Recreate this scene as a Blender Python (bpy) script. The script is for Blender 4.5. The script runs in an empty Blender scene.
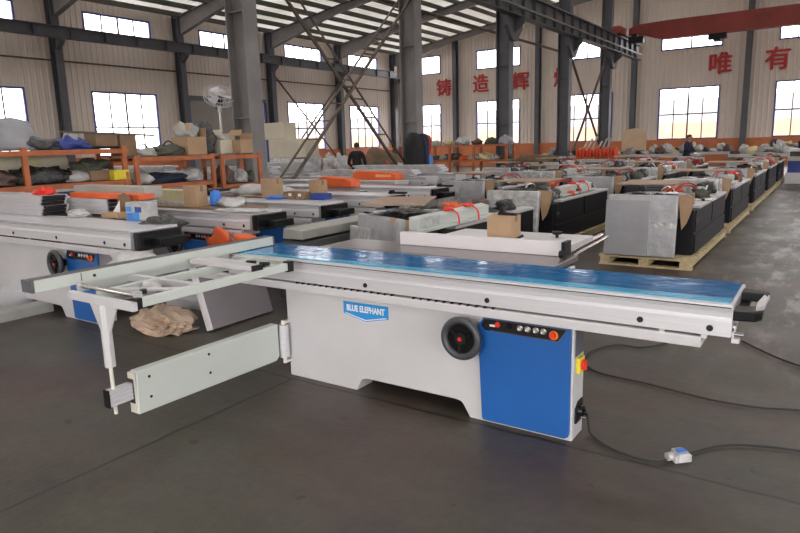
SKYS = 4.0; EXPO = 1.0; ROOFT = .11
import bpy, bmesh, math, random
from mathutils import Matrix, Vector
SC = bpy.context.scene
COL = SC.collection
PI = math.pi
rnd = random.Random(7)

# ---------------------------------------------------------------- materials
def mat(name, c, rough=.5, metal=0.0, var=.0, scale=6.0, bump=0.0, bscale=40.0, c2=None, stretch=None, spec=.5, coat=0.0, trans=0.0):
    m = bpy.data.materials.new(name); m.use_nodes = True
    nt = m.node_tree; b = nt.nodes['Principled BSDF']
    b.inputs['Base Color'].default_value = (*c, 1)
    b.inputs['Roughness'].default_value = rough
    b.inputs['Metallic'].default_value = metal
    b.inputs['Specular IOR Level'].default_value = spec
    if coat: b.inputs['Coat Weight'].default_value = coat; b.inputs['Coat Roughness'].default_value = .08
    if trans: b.inputs['Transmission Weight'].default_value = trans
    if var or c2 or bump:
        tc = nt.nodes.new('ShaderNodeTexCoord'); mp = nt.nodes.new('ShaderNodeMapping')
        nt.links.new(tc.outputs['Object'], mp.inputs['Vector'])
        if stretch: mp.inputs['Scale'].default_value = stretch
    if var or c2:
        n = nt.nodes.new('ShaderNodeTexNoise'); n.inputs['Scale'].default_value = scale; n.inputs['Detail'].default_value = 5
        nt.links.new(mp.outputs[0], n.inputs['Vector'])
        r = nt.nodes.new('ShaderNodeValToRGB'); r.color_ramp.elements[0].position = .35; r.color_ramp.elements[1].position = .65
        a = c2 if c2 else tuple(x*(1-var) for x in c)
        r.color_ramp.elements[0].color = (*a, 1); r.color_ramp.elements[1].color = (*c, 1)
        nt.links.new(n.outputs['Fac'], r.inputs[0]); nt.links.new(r.outputs[0], b.inputs['Base Color'])
    if bump:
        n2 = nt.nodes.new('ShaderNodeTexNoise'); n2.inputs['Scale'].default_value = bscale; n2.inputs['Detail'].default_value = 4
        nt.links.new(mp.outputs[0], n2.inputs['Vector'])
        bp = nt.nodes.new('ShaderNodeBump'); bp.inputs['Strength'].default_value = bump; bp.inputs['Distance'].default_value = .02
        nt.links.new(n2.outputs['Fac'], bp.inputs['Height']); nt.links.new(bp.outputs[0], b.inputs['Normal'])
    return m

M = {}
def dm(k, *a, **kw): M[k] = mat(k, *a, **kw)
dm('white_paint', (.59,.575,.59), .38, var=.06, scale=3, bump=.05, bscale=150)
dm('pale_green', (.56,.60,.565), .4, var=.05, scale=3)
dm('cream', (.68,.64,.57), .45)
dm('aluminium', (.66,.64,.66), .34, .55, var=.05, scale=30, stretch=(1,20,20))
dm('alu_pale', (.66,.65,.68), .38, .25, var=.08, scale=8, stretch=(.3,4,20))
dm('chrome', (.75,.72,.70), .12, 1.0)
dm('cast_plate', (.30,.27,.27), .28, .7, var=.12, scale=12)
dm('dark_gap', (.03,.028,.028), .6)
dm('black', (.014,.013,.014), .45, var=.2, scale=8, spec=.25)
dm('black_gloss', (.008,.008,.009), .25, spec=.3)
dm('black_paint', (.012,.012,.015), .42, var=.25, scale=3, spec=.22)
dm('rubber', (.02,.02,.02), .7)
dm('grey_rim', (.055,.055,.06), .4)
dm('blue_paint', (.017,.115,.40), .35, var=.12, scale=2.5, bump=.03, bscale=100)
dm('logo_blue', (.02,.27,.66), .4)
dm('white', (.8,.8,.8), .5)
dm('red', (.75,.035,.02), .4)
dm('red_dull', (.42,.03,.03), .5, var=.2)
dm('orange_btn', (.8,.22,.02), .4)
dm('yellow', (.75,.62,.03), .5)
dm('steel_dark', (.115,.118,.135), .5, .1, var=.2, scale=2)
dm('steel_grey', (.24,.225,.225), .5, .1, var=.25, scale=1.5)
dm('purlin', (.085,.065,.055), .6, .1, var=.4, scale=2, c2=(.05,.06,.045))
dm('brace', (.13,.10,.08), .6, .2, var=.3, scale=4)
dm('crane_red', (.30,.045,.035), .5, var=.25, scale=2)
dm('wall_sheet', (.76,.67,.60), .55, var=.07, scale=.6)
dm('wall_grey', (.34,.31,.285), .7, var=.12, scale=1.2)
dm('roof_sheet', (.80,.77,.73), .5, var=.12, scale=.8)
dm('win_frame', (.07,.09,.32), .5)
dm('mullion', (.10,.08,.08), .5)
dm('dado_orange', (.62,.20,.08), .7, var=.2, scale=1.5)
dm('orange_steel', (.50,.14,.045), .5, var=.3, scale=5)
dm('cardboard', (.44,.29,.175), .8, var=.12, scale=6)
dm('cardboard_dark', (.26,.165,.10), .85, var=.2, scale=6)
dm('cream_carton', (.62,.56,.44), .8, var=.08, scale=3)
dm('fibreboard', (.36,.25,.18), .6, var=.15, scale=5)
dm('pallet_wood', (.60,.49,.29), .75, var=.25, scale=4, stretch=(6,.8,6))
dm('foil', (.48,.48,.51), .36, .2, var=.2, scale=6, bump=.8, bscale=8)
dm('foil_smooth', (.36,.36,.385), .4, .15, var=.1, scale=3, bump=.25, bscale=10)
dm('clear_wrap', (.60,.60,.60), .28, .2, var=.4, scale=10, bump=1.0, bscale=11)
dm('black_wrap', (.03,.03,.031), .22, c2=(.07,.07,.07), scale=30, bump=1.0, bscale=20)
dm('rust_parts', (.14,.085,.07), .6, var=.5, scale=14, bump=.5, bscale=20)
dm('orange_plastic', (.80,.13,.03), .45, var=.15, scale=6, bump=.3, bscale=8)
dm('orange_pale', (.85,.40,.22), .6)
dm('blue_plastic', (.03,.06,.30), .5, var=.25, scale=5)
dm('blue_bright', (.05,.20,.65), .45)
dm('navy', (.015,.022,.05), .8, var=.25, scale=10)
dm('red_cloth', (.40,.05,.05), .85)
dm('black_cloth', (.02,.018,.02), .9, bump=.4, bscale=12)
dm('grey_bag', (.34,.34,.37), .6, var=.2, scale=4, bump=.5, bscale=6)
dm('white_bag', (.58,.57,.57), .6, var=.3, scale=8, bump=.5, bscale=14)
dm('olive_parts', (.10,.105,.075), .7, var=.5, scale=9, bump=.5)
dm('brown_tarp', (.20,.13,.08), .8, var=.3, scale=3, bump=.5, bscale=5)
dm('paper_brown', (.55,.41,.31), .8, var=.2, scale=8, bump=1.0, bscale=9)
dm('skin_tone', (.50,.30,.22), .6)
dm('hair', (.09,.035,.02), .8)
dm('grey_panel', (.17,.15,.16), .4, .2, var=.08, scale=3)
dm('beam_grey', (.42,.42,.39), .5, .2, var=.15, scale=4)
dm('dark_beam', (.11,.11,.11), .5, .2, var=.2, scale=5)
dm('wood_disc', (.58,.42,.28), .7, var=.15, scale=3)
dm('foam_yellow', (.62,.54,.33), .85, var=.12, scale=10)
dm('ground_outside', (.30,.26,.23), .9)
dm('facade_outside', (.42,.42,.44), .9)
dm('orange_outside', (.44,.29,.20), .9)
dm('paint_red', (.50,.03,.03), .6)
dm('pink_panel', (.68,.64,.67), .45)
dm('green_dark', (.05,.16,.10), .5)

def glass_mat():
    m = bpy.data.materials.new('window_glass'); m.use_nodes = True; nt = m.node_tree; nt.nodes.clear()
    o = nt.nodes.new('ShaderNodeOutputMaterial'); mx = nt.nodes.new('ShaderNodeMixShader')
    t = nt.nodes.new('ShaderNodeBsdfTransparent'); g = nt.nodes.new('ShaderNodeBsdfGlossy')
    t.inputs[0].default_value = (.93,.93,.96,1); g.inputs['Roughness'].default_value = .05
    mx.inputs[0].default_value = .06
    nt.links.new(t.outputs[0], mx.inputs[1]); nt.links.new(g.outputs[0], mx.inputs[2]); nt.links.new(mx.outputs[0], o.inputs[0])
    return m
M['glass'] = glass_mat()

def film_mat():
    m = mat('blue_film', (.02,.13,.36), .10, coat=.0, spec=.22)
    nt = m.node_tree; b = nt.nodes['Principled BSDF']
    tc = nt.nodes.new('ShaderNodeTexCoord'); mp = nt.nodes.new('ShaderNodeMapping'); mp.inputs['Scale'].default_value = (1.5,30,1)
    nt.links.new(tc.outputs['Object'], mp.inputs[0])
    n = nt.nodes.new('ShaderNodeTexNoise'); n.inputs['Scale'].default_value = 3; n.inputs['Detail'].default_value = 6
    nt.links.new(mp.outputs[0], n.inputs['Vector'])
    r = nt.nodes.new('ShaderNodeValToRGB'); e = r.color_ramp.elements
    e[0].position = .3; e[0].color = (.006,.075,.22,1); e[1].position = .62; e[1].color = (.012,.16,.40,1)
    k = r.color_ramp.elements.new(.72); k.color = (.09,.26,.52,1)
    nt.links.new(n.outputs['Fac'], r.inputs[0]); nt.links.new(r.outputs[0], b.inputs['Base Color'])
    n2 = nt.nodes.new('ShaderNodeTexNoise'); n2.inputs['Scale'].default_value = 9; nt.links.new(tc.outputs['Object'], n2.inputs['Vector'])
    bp = nt.nodes.new('ShaderNodeBump'); bp.inputs['Strength'].default_value = .12; bp.inputs['Distance'].default_value = .02
    nt.links.new(n2.outputs['Fac'], bp.inputs['Height']); nt.links.new(bp.outputs[0], b.inputs['Normal'])
    return m
M['film'] = film_mat()
dm('film_edge', (.015,.30,.55), .25, coat=.4)

def roof_mat():
    # thin translucent sheeting: daylight glows through it
    m = bpy.data.materials.new('translucent_roof_sheet'); m.use_nodes = True; nt = m.node_tree; nt.nodes.clear()
    o = nt.nodes.new('ShaderNodeOutputMaterial'); mx = nt.nodes.new('ShaderNodeMixShader'); mx.inputs[0].default_value = ROOFT
    d = nt.nodes.new('ShaderNodeBsdfDiffuse'); t = nt.nodes.new('ShaderNodeBsdfTranslucent')
    n = nt.nodes.new('ShaderNodeTexNoise'); n.inputs['Scale'].default_value = .35
    g = nt.nodes.new('ShaderNodeNewGeometry'); nt.links.new(g.outputs['Position'], n.inputs['Vector'])
    r = nt.nodes.new('ShaderNodeValToRGB'); r.color_ramp.elements[0].position = .35; r.color_ramp.elements[1].position = .65
    r.color_ramp.elements[0].color = (.55,.52,.48,1); r.color_ramp.elements[1].color = (.80,.78,.75,1)
    nt.links.new(n.outputs['Fac'], r.inputs[0]); d.inputs[0].default_value = (.75,.72,.68,1); nt.links.new(r.outputs[0], t.inputs[0])
    nt.links.new(d.outputs[0], mx.inputs[1]); nt.links.new(t.outputs[0], mx.inputs[2]); nt.links.new(mx.outputs[0], o.inputs[0])
    return m
M['roof_sheet'] = roof_mat()

def floor_mat():
    m = mat('concrete_floor', (.10,.09,.085), .5); nt = m.node_tree; b = nt.nodes['Principled BSDF']; L = nt.links
    g = nt.nodes.new('ShaderNodeNewGeometry'); pos = g.outputs['Position']
    def noise(s, d=5, st=None, rough=.55):
        n = nt.nodes.new('ShaderNodeTexNoise'); n.inputs['Scale'].default_value = s; n.inputs['Detail'].default_value = d; n.inputs['Roughness'].default_value = rough
        if st:
            mp = nt.nodes.new('ShaderNodeMapping'); mp.inputs['Scale'].default_value = st; L.new(pos, mp.inputs[0]); L.new(mp.outputs[0], n.inputs['Vector'])
        else: L.new(pos, n.inputs['Vector'])
        return n.outputs['Fac']
    def ramp(f, stops):
        r = nt.nodes.new('ShaderNodeValToRGB'); e = r.color_ramp.elements
        while len(e) < len(stops): e.new(.5)
        for i, (p, c) in enumerate(stops): e[i].position = p; e[i].color = (*c, 1)
        L.new(f, r.inputs[0]); return r.outputs[0]
    def mix(kind, f, a, bb):
        x = nt.nodes.new('ShaderNodeMixRGB'); x.blend_type = kind
        if isinstance(f, (int, float)): x.inputs[0].default_value = f
        else: L.new(f, x.inputs[0])
        for i, v in ((1, a), (2, bb)):
            if isinstance(v, tuple): x.inputs[i].default_value = (*v, 1)
            else: L.new(v, x.inputs[i])
        return x.outputs[0]
    base = ramp(noise(.8), [(.3, (.037,.028,.023)), (.5, (.064,.051,.041)), (.7, (.055,.054,.040))])
    tint = ramp(noise(.55, 4), [(.38, (1.12,.90,.88)), (.5, (1,1,1)), (.62, (.92,1.10,.98))])
    c = mix('MULTIPLY', .9, base, tint)
    fine = ramp(noise(14, 8), [(.3, (.82,.82,.82)), (.65, (1.12,1.12,1.12))])
    c = mix('MULTIPLY', .85, c, fine)
    streak = ramp(noise(1.3, 7, (.35,1.4,1), .65), [(.42, (.80,.78,.78)), (.55, (1,1,1)), (.72, (1.18,1.15,1.1))])
    c = mix('MULTIPLY', .8, c, streak)
    speck = ramp(noise(9, 2, None, .4), [(.24, (.35,.33,.32)), (.28, (1,1,1))])
    c = mix('MULTIPLY', .8, c, speck)
    # pale scuffs where trolleys are dragged down the aisle
    sc = ramp(noise(2.2, 8, (1.6,.45,1), .7), [(.50, (0,0,0)), (.62, (1,1,1))])
    sep = nt.nodes.new('ShaderNodeSeparateXYZ'); L.new(pos, sep.inputs[0])
    mr = nt.nodes.new('ShaderNodeMapRange'); mr.inputs['From Min'].default_value = -1.4; mr.inputs['From Max'].default_value = -.6; L.new(sep.outputs[0], mr.inputs['Value'])
    mr2 = nt.nodes.new('ShaderNodeMapRange'); mr2.inputs['From Min'].default_value = 4.2; mr2.inputs['From Max'].default_value = 7; L.new(sep.outputs[1], mr2.inputs['Value'])
    mu = nt.nodes.new('ShaderNodeMath'); mu.operation = 'MULTIPLY'; L.new(mr.outputs[0], mu.inputs[0]); L.new(mr2.outputs[0], mu.inputs[1])
    mu2 = nt.nodes.new('ShaderNodeMath'); mu2.operation = 'MULTIPLY'; L.new(mu.outputs[0], mu2.inputs[0]); L.new(sc, mu2.inputs[1])
    mu3 = nt.nodes.new('ShaderNodeMath'); mu3.operation = 'MULTIPLY'; L.new(mu2.outputs[0], mu3.inputs[0]); mu3.inputs[1].default_value = .75
    c = mix('MIX', mu3.outputs[0], c, (.30,.27,.26))
    # saw-cut joints
    wob = nt.nodes.new('ShaderNodeMath'); wob.operation = 'MULTIPLY_ADD'; L.new(noise(3, 4), wob.inputs[0]); wob.inputs[1].default_value = .05; wob.inputs[2].default_value = -.025
    def joint(axis, at, w=.012):
        a = nt.nodes.new('ShaderNodeMath'); a.operation = 'ADD'; L.new(sep.outputs[axis], a.inputs[0]); L.new(wob.outputs[0], a.inputs[1])
        s = nt.nodes.new('ShaderNodeMath'); s.operation = 'SUBTRACT'; L.new(a.outputs[0], s.inputs[0]); s.inputs[1].default_value = at
        ab = nt.nodes.new('ShaderNodeMath'); ab.operation = 'ABSOLUTE'; L.new(s.outputs[0], ab.inputs[0])
        lt = nt.nodes.new('ShaderNodeMath'); lt.operation = 'LESS_THAN'; L.new(ab.outputs[0], lt.inputs[0]); lt.inputs[1].default_value = w
        return lt.outputs[0]
    for ax, at in ((0,-3.03),(1,3.06),(0,2.97),(1,9.06),(1,15.06),(0,-9.03),(1,-2.94)):
        c = mix('MIX', joint(ax, at), c, (.016,.013,.012))
    L.new(c, b.inputs['Base Color'])
    ro = nt.nodes.new('ShaderNodeMapRange'); L.new(noise(1.5, 6), ro.inputs['Value']); ro.inputs['To Min'].default_value = .30; ro.inputs['To Max'].default_value = .58
    L.new(ro.outputs[0], b.inputs['Roughness'])
    bp = nt.nodes.new('ShaderNodeBump'); bp.inputs['Strength'].default_value = .25; bp.inputs['Distance'].default_value = .01
    L.new(noise(25, 6), bp.inputs['Height']); L.new(bp.outputs[0], b.inputs['Normal'])
    return m
M['floor'] = floor_mat()

# ---------------------------------------------------------------- mesh kit
OFF = {}
class MB:
    def __init__(s): s.v = []; s.f = []; s.sm = []
    def add(s, vs, fs, smooth=False):
        k = len(s.v); s.v += [tuple(p) for p in vs]
        for f in fs: s.f.append(tuple(i+k for i in f)); s.sm.append(smooth)
        return s
    def box(s, x0, x1, y0, y1, z0, z1, mx=None):
        vs = [Vector((x, y, z)) for z in (z0, z1) for y in (y0, y1) for x in (x0, x1)]
        if mx: vs = [mx @ v for v in vs]
        return s.add(vs, [(0,2,3,1),(4,5,7,6),(0,1,5,4),(2,6,7,3),(0,4,6,2),(1,3,7,5)])
    def prism(s, pts, axis, a, b):
        # pts are 2D; axis 'x': (y,z), 'y': (x,z), 'z': (x,y)
        def P(p, t): return {'x': (t, p[0], p[1]), 'y': (p[0], t, p[1]), 'z': (p[0], p[1], t)}[axis]
        n = len(pts); ar = sum(pts[i][0]*pts[(i+1) % n][1]-pts[(i+1) % n][0]*pts[i][1] for i in range(n))
        if ar < 0: pts = pts[::-1]
        vs = [P(p, a) for p in pts]+[P(p, b) for p in pts]
        fs = [tuple(range(n))[::-1], tuple(range(n, 2*n))]+[(i, (i+1) % n, n+(i+1) % n, n+i) for i in range(n)]
        if axis == 'y': fs = [f[::-1] for f in fs]
        return s.add(vs, fs)
    def cyl(s, p0, p1, r0, r1=None, n=16, smooth=True):
        r1 = r0 if r1 is None else r1; p0 = Vector(p0); p1 = Vector(p1); d = (p1-p0).normalized()
        u = d.orthogonal().normalized(); w = d.cross(u)
        A = [p0+(u*math.cos(t)+w*math.sin(t))*r0 for t in [2*PI*i/n for i in range(n)]]
        B = [p1+(u*math.cos(t)+w*math.sin(t))*r1 for t in [2*PI*i/n for i in range(n)]]
        s.add(A+B, [(i, (i+1) % n, n+(i+1) % n, n+i) for i in range(n)], smooth)
        s.add(A, [tuple(range(n))[::-1]]); s.add(B, [tuple(range(n))]); return s
    def bar(s, p0, p1, w, h=None):
        h = h or w; p0 = Vector(p0); p1 = Vector(p1); d = (p1-p0).normalized()
        up = Vector((0,0,1)) if abs(d.z) < .95 else Vector((1,0,0))
        u = d.cross(up).normalized()*w/2; v = u.cross(d).normalized()*h/2
        vs = [p+a*u+b*v for p in (p0, p1) for a, b in ((-1,-1),(1,-1),(1,1),(-1,1))]
        return s.add(vs, [(0,3,2,1),(4,5,6,7),(0,1,5,4),(1,2,6,5),(2,3,7,6),(3,0,4,7)])
    def tube(s, pts, r, n=8, smoothpath=True):
        P = [Vector(p) for p in pts]
        if smoothpath and len(P) > 2:
            Q = []
            for i in range(len(P)-1):
                a = P[max(i-1, 0)]; b = P[i]; c = P[i+1]; d = P[min(i+2, len(P)-1)]
                for k in range(6):
                    t = k/6; Q.append(.5*((2*b)+(c-a)*t+(2*a-5*b+4*c-d)*t*t+(3*b-a-3*c+d)*t**3))
            Q.append(P[-1]); P = Q
        rings = []; u = (P[1]-P[0]).orthogonal().normalized()
        for i, p in enumerate(P):
            d = (P[min(i+1, len(P)-1)]-P[max(i-1, 0)]).normalized(); u = (u-d*u.dot(d)).normalized(); w = d.cross(u)
            rings += [p+(u*math.cos(2*PI*k/n)+w*math.sin(2*PI*k/n))*r for k in range(n)]
        fs = [(i*n+k, i*n+(k+1) % n, (i+1)*n+(k+1) % n, (i+1)*n+k) for i in range(len(P)-1) for k in range(n)]
        fs += [tuple(range(n))[::-1], tuple(range((len(P)-1)*n, len(P)*n))]
        return s.add(rings, fs, True)
    def ring(s, c, axis, R, r, n=28, m=8):
        c = Vector(c); a = Vector(axis).normalized(); u = a.orthogonal().normalized(); w = a.cross(u)
        vs = []
        for i in range(n):
            d = u*math.cos(2*PI*i/n)+w*math.sin(2*PI*i/n)
            for k in range(m): vs.append(c+d*(R+r*math.cos(2*PI*k/m))+a*r*math.sin(2*PI*k/m))
        return s.add(vs, [(i*m+k, ((i+1) % n)*m+k, ((i+1) % n)*m+(k+1) % m, i*m+(k+1) % m) for i in range(n) for k in range(m)], True)
    def lump(s, c, rad, seed=0, amp=.25, flat=True, n=14, m=9, freq=2.4, sq=1.0, smooth=True):
        R = random.Random(seed); ph = [(R.uniform(1,freq), R.uniform(1,freq), R.uniform(0,6), R.uniform(0,6)) for _ in range(5)]
        vs = []; c = Vector(c)
        for j in range(m+1):
            th = PI*j/m
            for i in range(n):
                a = 2*PI*i/n; d = Vector((math.sin(th)*math.cos(a), math.sin(th)*math.sin(a), math.cos(th)))
                e = Vector([math.copysign(abs(q)**sq, q) for q in d])
                k = 1+amp*sum(math.sin(p[0]*2*d.x+p[2]+p[1]*2*d.z)*math.cos(p[1]*2*d.y+p[3]) for p in ph)/2.2
                z = d.z*rad[2]*k
                if flat: z = max(z, -rad[2]*.5)+rad[2]*.5
                if sq != 1: z = e.z*rad[2]*(1+(k-1)*.3)
                vs.append(c+Vector((e.x*rad[0]*k, e.y*rad[1]*k, z)))
        return s.add(vs, [(j*n+i, (j+1)*n+i, (j+1)*n+(i+1) % n, j*n+(i+1) % n) for j in range(m) for i in range(n)], smooth)
    def sph(s, c, r, n=14, m=8): return s.lump(c, (r, r, r) if not isinstance(r, tuple) else r, 0, 0, False, n, m)
    def build(s, name, m, parent=None, loc=None, bevel=0, seg=2):
        me = bpy.data.meshes.new(name)
        off = Vector(OFF.get(parent.name, (0,0,0))) if parent else Vector(loc or (0,0,0))
        me.from_pydata([tuple(Vector(p)-off) for p in s.v], [], s.f)
        for p, q in zip(me.polygons, s.sm): p.use_smooth = q
        me.materials.append(M[m] if isinstance(m, str) else m); me.validate()
        o = bpy.data.objects.new(name, me); COL.objects.link(o)
        if parent: o.parent = parent; OFF[o.name] = off
        else: o.location = off
        OFF[o.name] = off
        if bevel:
            b = o.modifiers.new('bevel', 'BEVEL'); b.width = bevel; b.segments = seg; b.limit_method = 'ANGLE'; b.angle_limit = .6
        return o
def tag(o, label, cat, group=None):
    o['label'] = label; o['category'] = cat
    if group: o['group'] = group
    return o
def thing(name, label, cat, loc, group=None):
    o = bpy.data.objects.new(name, None); COL.objects.link(o); o.location = loc; o.empty_display_size = .1
    OFF[o.name] = Vector(loc); return tag(o, label, cat, group)
def struct(name, mb, m, **k):
    o = mb.build(name, m, **k)
    if not o.parent: o['kind'] = 'structure'
    return o
def bx(*a, **k): return MB().box(*a, **k)
def copy_tree(o, parent=None):
    c = o.copy(); COL.objects.link(c)
    if parent: c.parent = parent
    for ch in list(o.children): copy_tree(ch, c)
    return c
USED = set()
def put(t, loc, label, rz=0, group=None, scale=None):
    """first use moves the template itself, later uses copy it"""
    if t.name in USED: o = copy_tree(t)
    else: USED.add(t.name); o = t
    o.location = loc; o.rotation_euler = (0, 0, rz); o['label'] = label
    if group: o['group'] = group
    if scale: o.scale = scale
    return o
def text(body, size, m, loc, rot, parent=None, ext=.003, bold=0.0, name='lettering', heavy=0):
    cu = bpy.data.curves.new('t', 'FONT'); cu.body = body; cu.size = size; cu.extrude = ext; cu.offset = bold
    cu.align_x = 'CENTER'; cu.align_y = 'CENTER'
    tmp = bpy.data.objects.new('t', cu); COL.objects.link(tmp)
    bpy.context.view_layer.update()
    me = bpy.data.meshes.new_from_object(tmp.evaluated_get(bpy.context.evaluated_depsgraph_get()))
    bpy.data.objects.remove(tmp)
    if heavy:      # heavier strokes: the same outline set four times, slightly shifted
        bm = bmesh.new()
        for i, (dx, dy) in enumerate(((-heavy,0),(heavy,0),(0,heavy*.6),(0,-heavy*.6))):
            m2 = me.copy(); m2.transform(Matrix.Translation((dx, dy, i*.0006))); bm.from_mesh(m2)
        me = bpy.data.meshes.new('t'); bm.to_mesh(me); bm.free()
    off = Vector(OFF.get(parent.name, (0,0,0))) if parent else Vector((0,0,0))
    me.transform(Matrix.Translation(Vector(loc)-off) @ rot)
    me.materials.clear(); me.materials.append(M[m])
    o = bpy.data.objects.new(name, me); COL.objects.link(o)
    if parent: o.parent = parent; OFF[o.name] = off
    return o
RX90 = Matrix.Rotation(PI/2, 4, 'X')
# ================================================================ HALL
XW, XE, YS, YN, XR = -26.7, 7.1, -7.0, 39.3, -9.8
def roofz(x): return 7.95+.15*(x+26.7) if x < XR else 7.95+.15*(XE-x)
fl = struct('floor', MB().add([(XW-.1,YS,0),(XE+.1,YS,0),(XE+.1,YN+.1,0),(XW-.1,YN+.1,0)], [(0,1,2,3)]), 'floor')

def ribbed(mb, to3, u0, u1, z0, z1, top=None, pitch=.25):
    """vertical cladding strip between u0..u1; to3(u, depth, z) maps to world"""
    us = []; k0 = math.floor(u0/pitch)
    for k in range(k0, math.ceil(u1/pitch)+1):
        for f, d in ((0,0),(.62,0),(.72,.03),(.90,.03)): us.append(((k+f)*pitch, d))
    us = [q for q in us if u0 < q[0] < u1]; us = [(u0, 0)]+us+[(u1, 0)]
    vs = []; fs = []
    for u, d in us:
        vs += [to3(u, d, z0), to3(u, d, top(u) if top else z1)]
    for i in range(len(us)-1): fs.append((2*i, 2*i+2, 2*i+3, 2*i+1))
    mb.add(vs, fs)
def wall_with_holes(name, to3, u0, u1, holes, top, m='wall_sheet'):
    mb = MB(); cuts = sorted({u0, u1} | {h[0] for h in holes} | {h[1] for h in holes})
    for a, b in zip(cuts, cuts[1:]):
        mid = (a+b)/2; hs = sorted([h for h in holes if h[0] < mid < h[1]], key=lambda h: h[2]); z = 0
        for h in hs:
            if h[2] > z+.01: ribbed(mb, to3, a, b, z, h[2])
            z = h[3]
        ribbed(mb, to3, a, b, z, None, top)
    return struct(name, mb, m)
WN = [0]
def window(to3, u0, u1, z0, z1, cols, rows=()):
    """frame with mullions and a pane; to3 takes (u, inward depth, z)"""
    WN[0] += 1
    f = MB(); 
    def b(ua, ub, za, zb, da=-.04, db=.05):
        vs = [to3(u, d, z) for z in (za, zb) for d in (da, db) for u in (ua, ub)]
        f.add(vs, [(0,2,3,1),(4,5,7,6),(0,1,5,4),(2,6,7,3),(0,4,6,2),(1,3,7,5)])
    w = .075
    b(u0-w, u0, z0-w, z1+w); b(u1, u1+w, z0-w, z1+w); b(u0, u1, z0-w, z0); b(u0, u1, z1, z1+w)
    o = struct('window_%d' % WN[0], f, 'win_frame')
    f = MB()
    for i in range(1, cols):
        u = u0+(u1-u0)*i/cols; ww = .04 if i*2 == cols else .026
        b(u-ww, u+ww, z0, z1, -.02, .03)
    for z in rows: b(u0, u1, z-.035, z+.035, -.02, .035)
    f.build('mullion', 'mullion', o)
    MB().add([to3(u0,0,z0), to3(u1,0,z0), to3(u1,0,z1), to3(u0,0,z1)], [(0,1,2,3)]).build('pane', 'glass', o)
    return o
west = lambda u, d, z: (XW+d, u, z)
east = lambda u, d, z: (XE-d, u, z)
north = lambda u, d, z: (u, YN-d, z)
south = lambda u, d, z: (u, YS+d, z)
wb = [-2.0, 4.0, 10.0, 16.0, 22.0, 28.0, 33.85]
hw = []
for y in wb:
    hw += [(y, y+3.1, 6.5, 7.42)]
    if y != 22.0: hw += [(y, y+3.1, 1.5, 4.17)]
hw.append((20.95, 26.1, 0, 4.1))
wall_with_holes('wall_left', west, YS, YN, hw, lambda u: 8.0)
hn = []
nb = [-26.0, -20.1, -14.2, -8.45, -2.7, 3.1]
for x in nb:
    hn += [(x, x+3.0, 1.5, 4.22), (x, x+3.0, 6.4, 7.47)]
wall_with_holes('wall_back', north, XW, XE, hn, roofz)
he = [(y, y+3.1, a, b) for y in (9.0, 15.0, 21.0, 27.0, 33.0) for a, b in ((1.5, 4.2), (6.5, 7.42))]+[(-4.5, 1.5, 0, 4.2)]
wall_with_holes('wall_right', east, YS, YN, he, lambda u: 8.0)
hs = [(-22.0, -17.0, 1.5, 4.2), (-3.0, 3.0, 0, 4.4)]
wall_with_holes('wall_front', south, XW, XE, hs, roofz)
for h in hw[:-1]: window(west, *h, 4, (2.72,) if h[2] < 2 else ())
for h in hn: window(north, *h, 4, (2.82,) if h[2] < 2 else ())
for h in he[:-1]: window(east, *h, 4, (2.82,) if h[2] < 2 else ())
# closed roller shutter in the left wall
d = struct('door_1', MB(), 'wall_grey')
mb = MB()
for k in range(41): mb.box(XW-.03, XW+(.0 if k % 2 else .02), 21.0, 26.05, k*.1, k*.1+.1)
o = mb.build('shutter_curtain', 'wall_grey', d)
bx(XW-.02, XW+.1, 20.9, 26.15, 4.08, 4.28).build('shutter_header', 'steel_dark', d)
bx(XW-.02, XW+.12, 20.88, 20.98, 0, 4.1).box(XW-.02, XW+.12, 26.07, 26.17, 0, 4.1).build('shutter_guide', 'win_frame', d)
# orange dado band along the back and left walls
struct('baseboard_back', bx(XW+.05, XE, YN-.2, YN-.02, 0, 1.43), 'dado_orange')
struct('baseboard_left', bx(XW+.02, XW+.2, YS, 20.85, 0, 1.43).box(XW+.02, XW+.2, 26.2, YN-.2, 0, 1.43), 'dado_orange')
# roof: ribbed sheet, ribs running down the slope; unseen clear strips added to let in more daylight
SKY = [(a, a+1.2) for a in (-4.6, 1.4, 7.4, 13.4)]
mb = MB(); us = []
k = YS
while k < YN:
    for f, dd in ((0,0),(.15,0),(.18,.05),(.25,.05)): us.append((k+f, dd))
    k += .28
us.append((YN, 0))
for x0, x1, in ((XW-.3, -20.5), (-20.5, -15.0), (-15.0, XR), (XR, -4.0), (-4.0, 1.5), (1.5, XE+.3)):
    vs = []; fs = []
    for y, dd in us: vs += [(x0, y, roofz(x0)+.12-dd), (x1, y, roofz(x1)+.12-dd)]
    for i in range(len(us)-1):
        ym = us[i][0]
        if x0 in (-15.0, -4.0) and any(a <= ym < b for a, b in SKY): continue
        fs.append((2*i, 2*i+1, 2*i+3, 2*i+2))
    mb.add(vs, fs)
ceil = struct('ceiling', mb, 'roof_sheet')
g = MB()
for a, b in SKY:
    for x0, x1 in ((-15.0, XR), (-4.0, 1.5)):
        g.add([(x0,a-.1,roofz(x0)+.14),(x1,a-.1,roofz(x1)+.14),(x1,b+.3,roofz(x1)+.14),(x0,b+.3,roofz(x0)+.14)], [(0,1,2,3)])
g.build('added_rooflight', 'glass', ceil)
# purlins
mb = MB(); x = XW+.4
while x < XE:
    if abs(x-XR) > .3: mb.box(x-.05, x+.05, YS, YN-.05, roofz(x)-.18, roofz(x)+.04)
    x += 1.05
struct('trim_1', mb, 'purlin')
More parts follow.
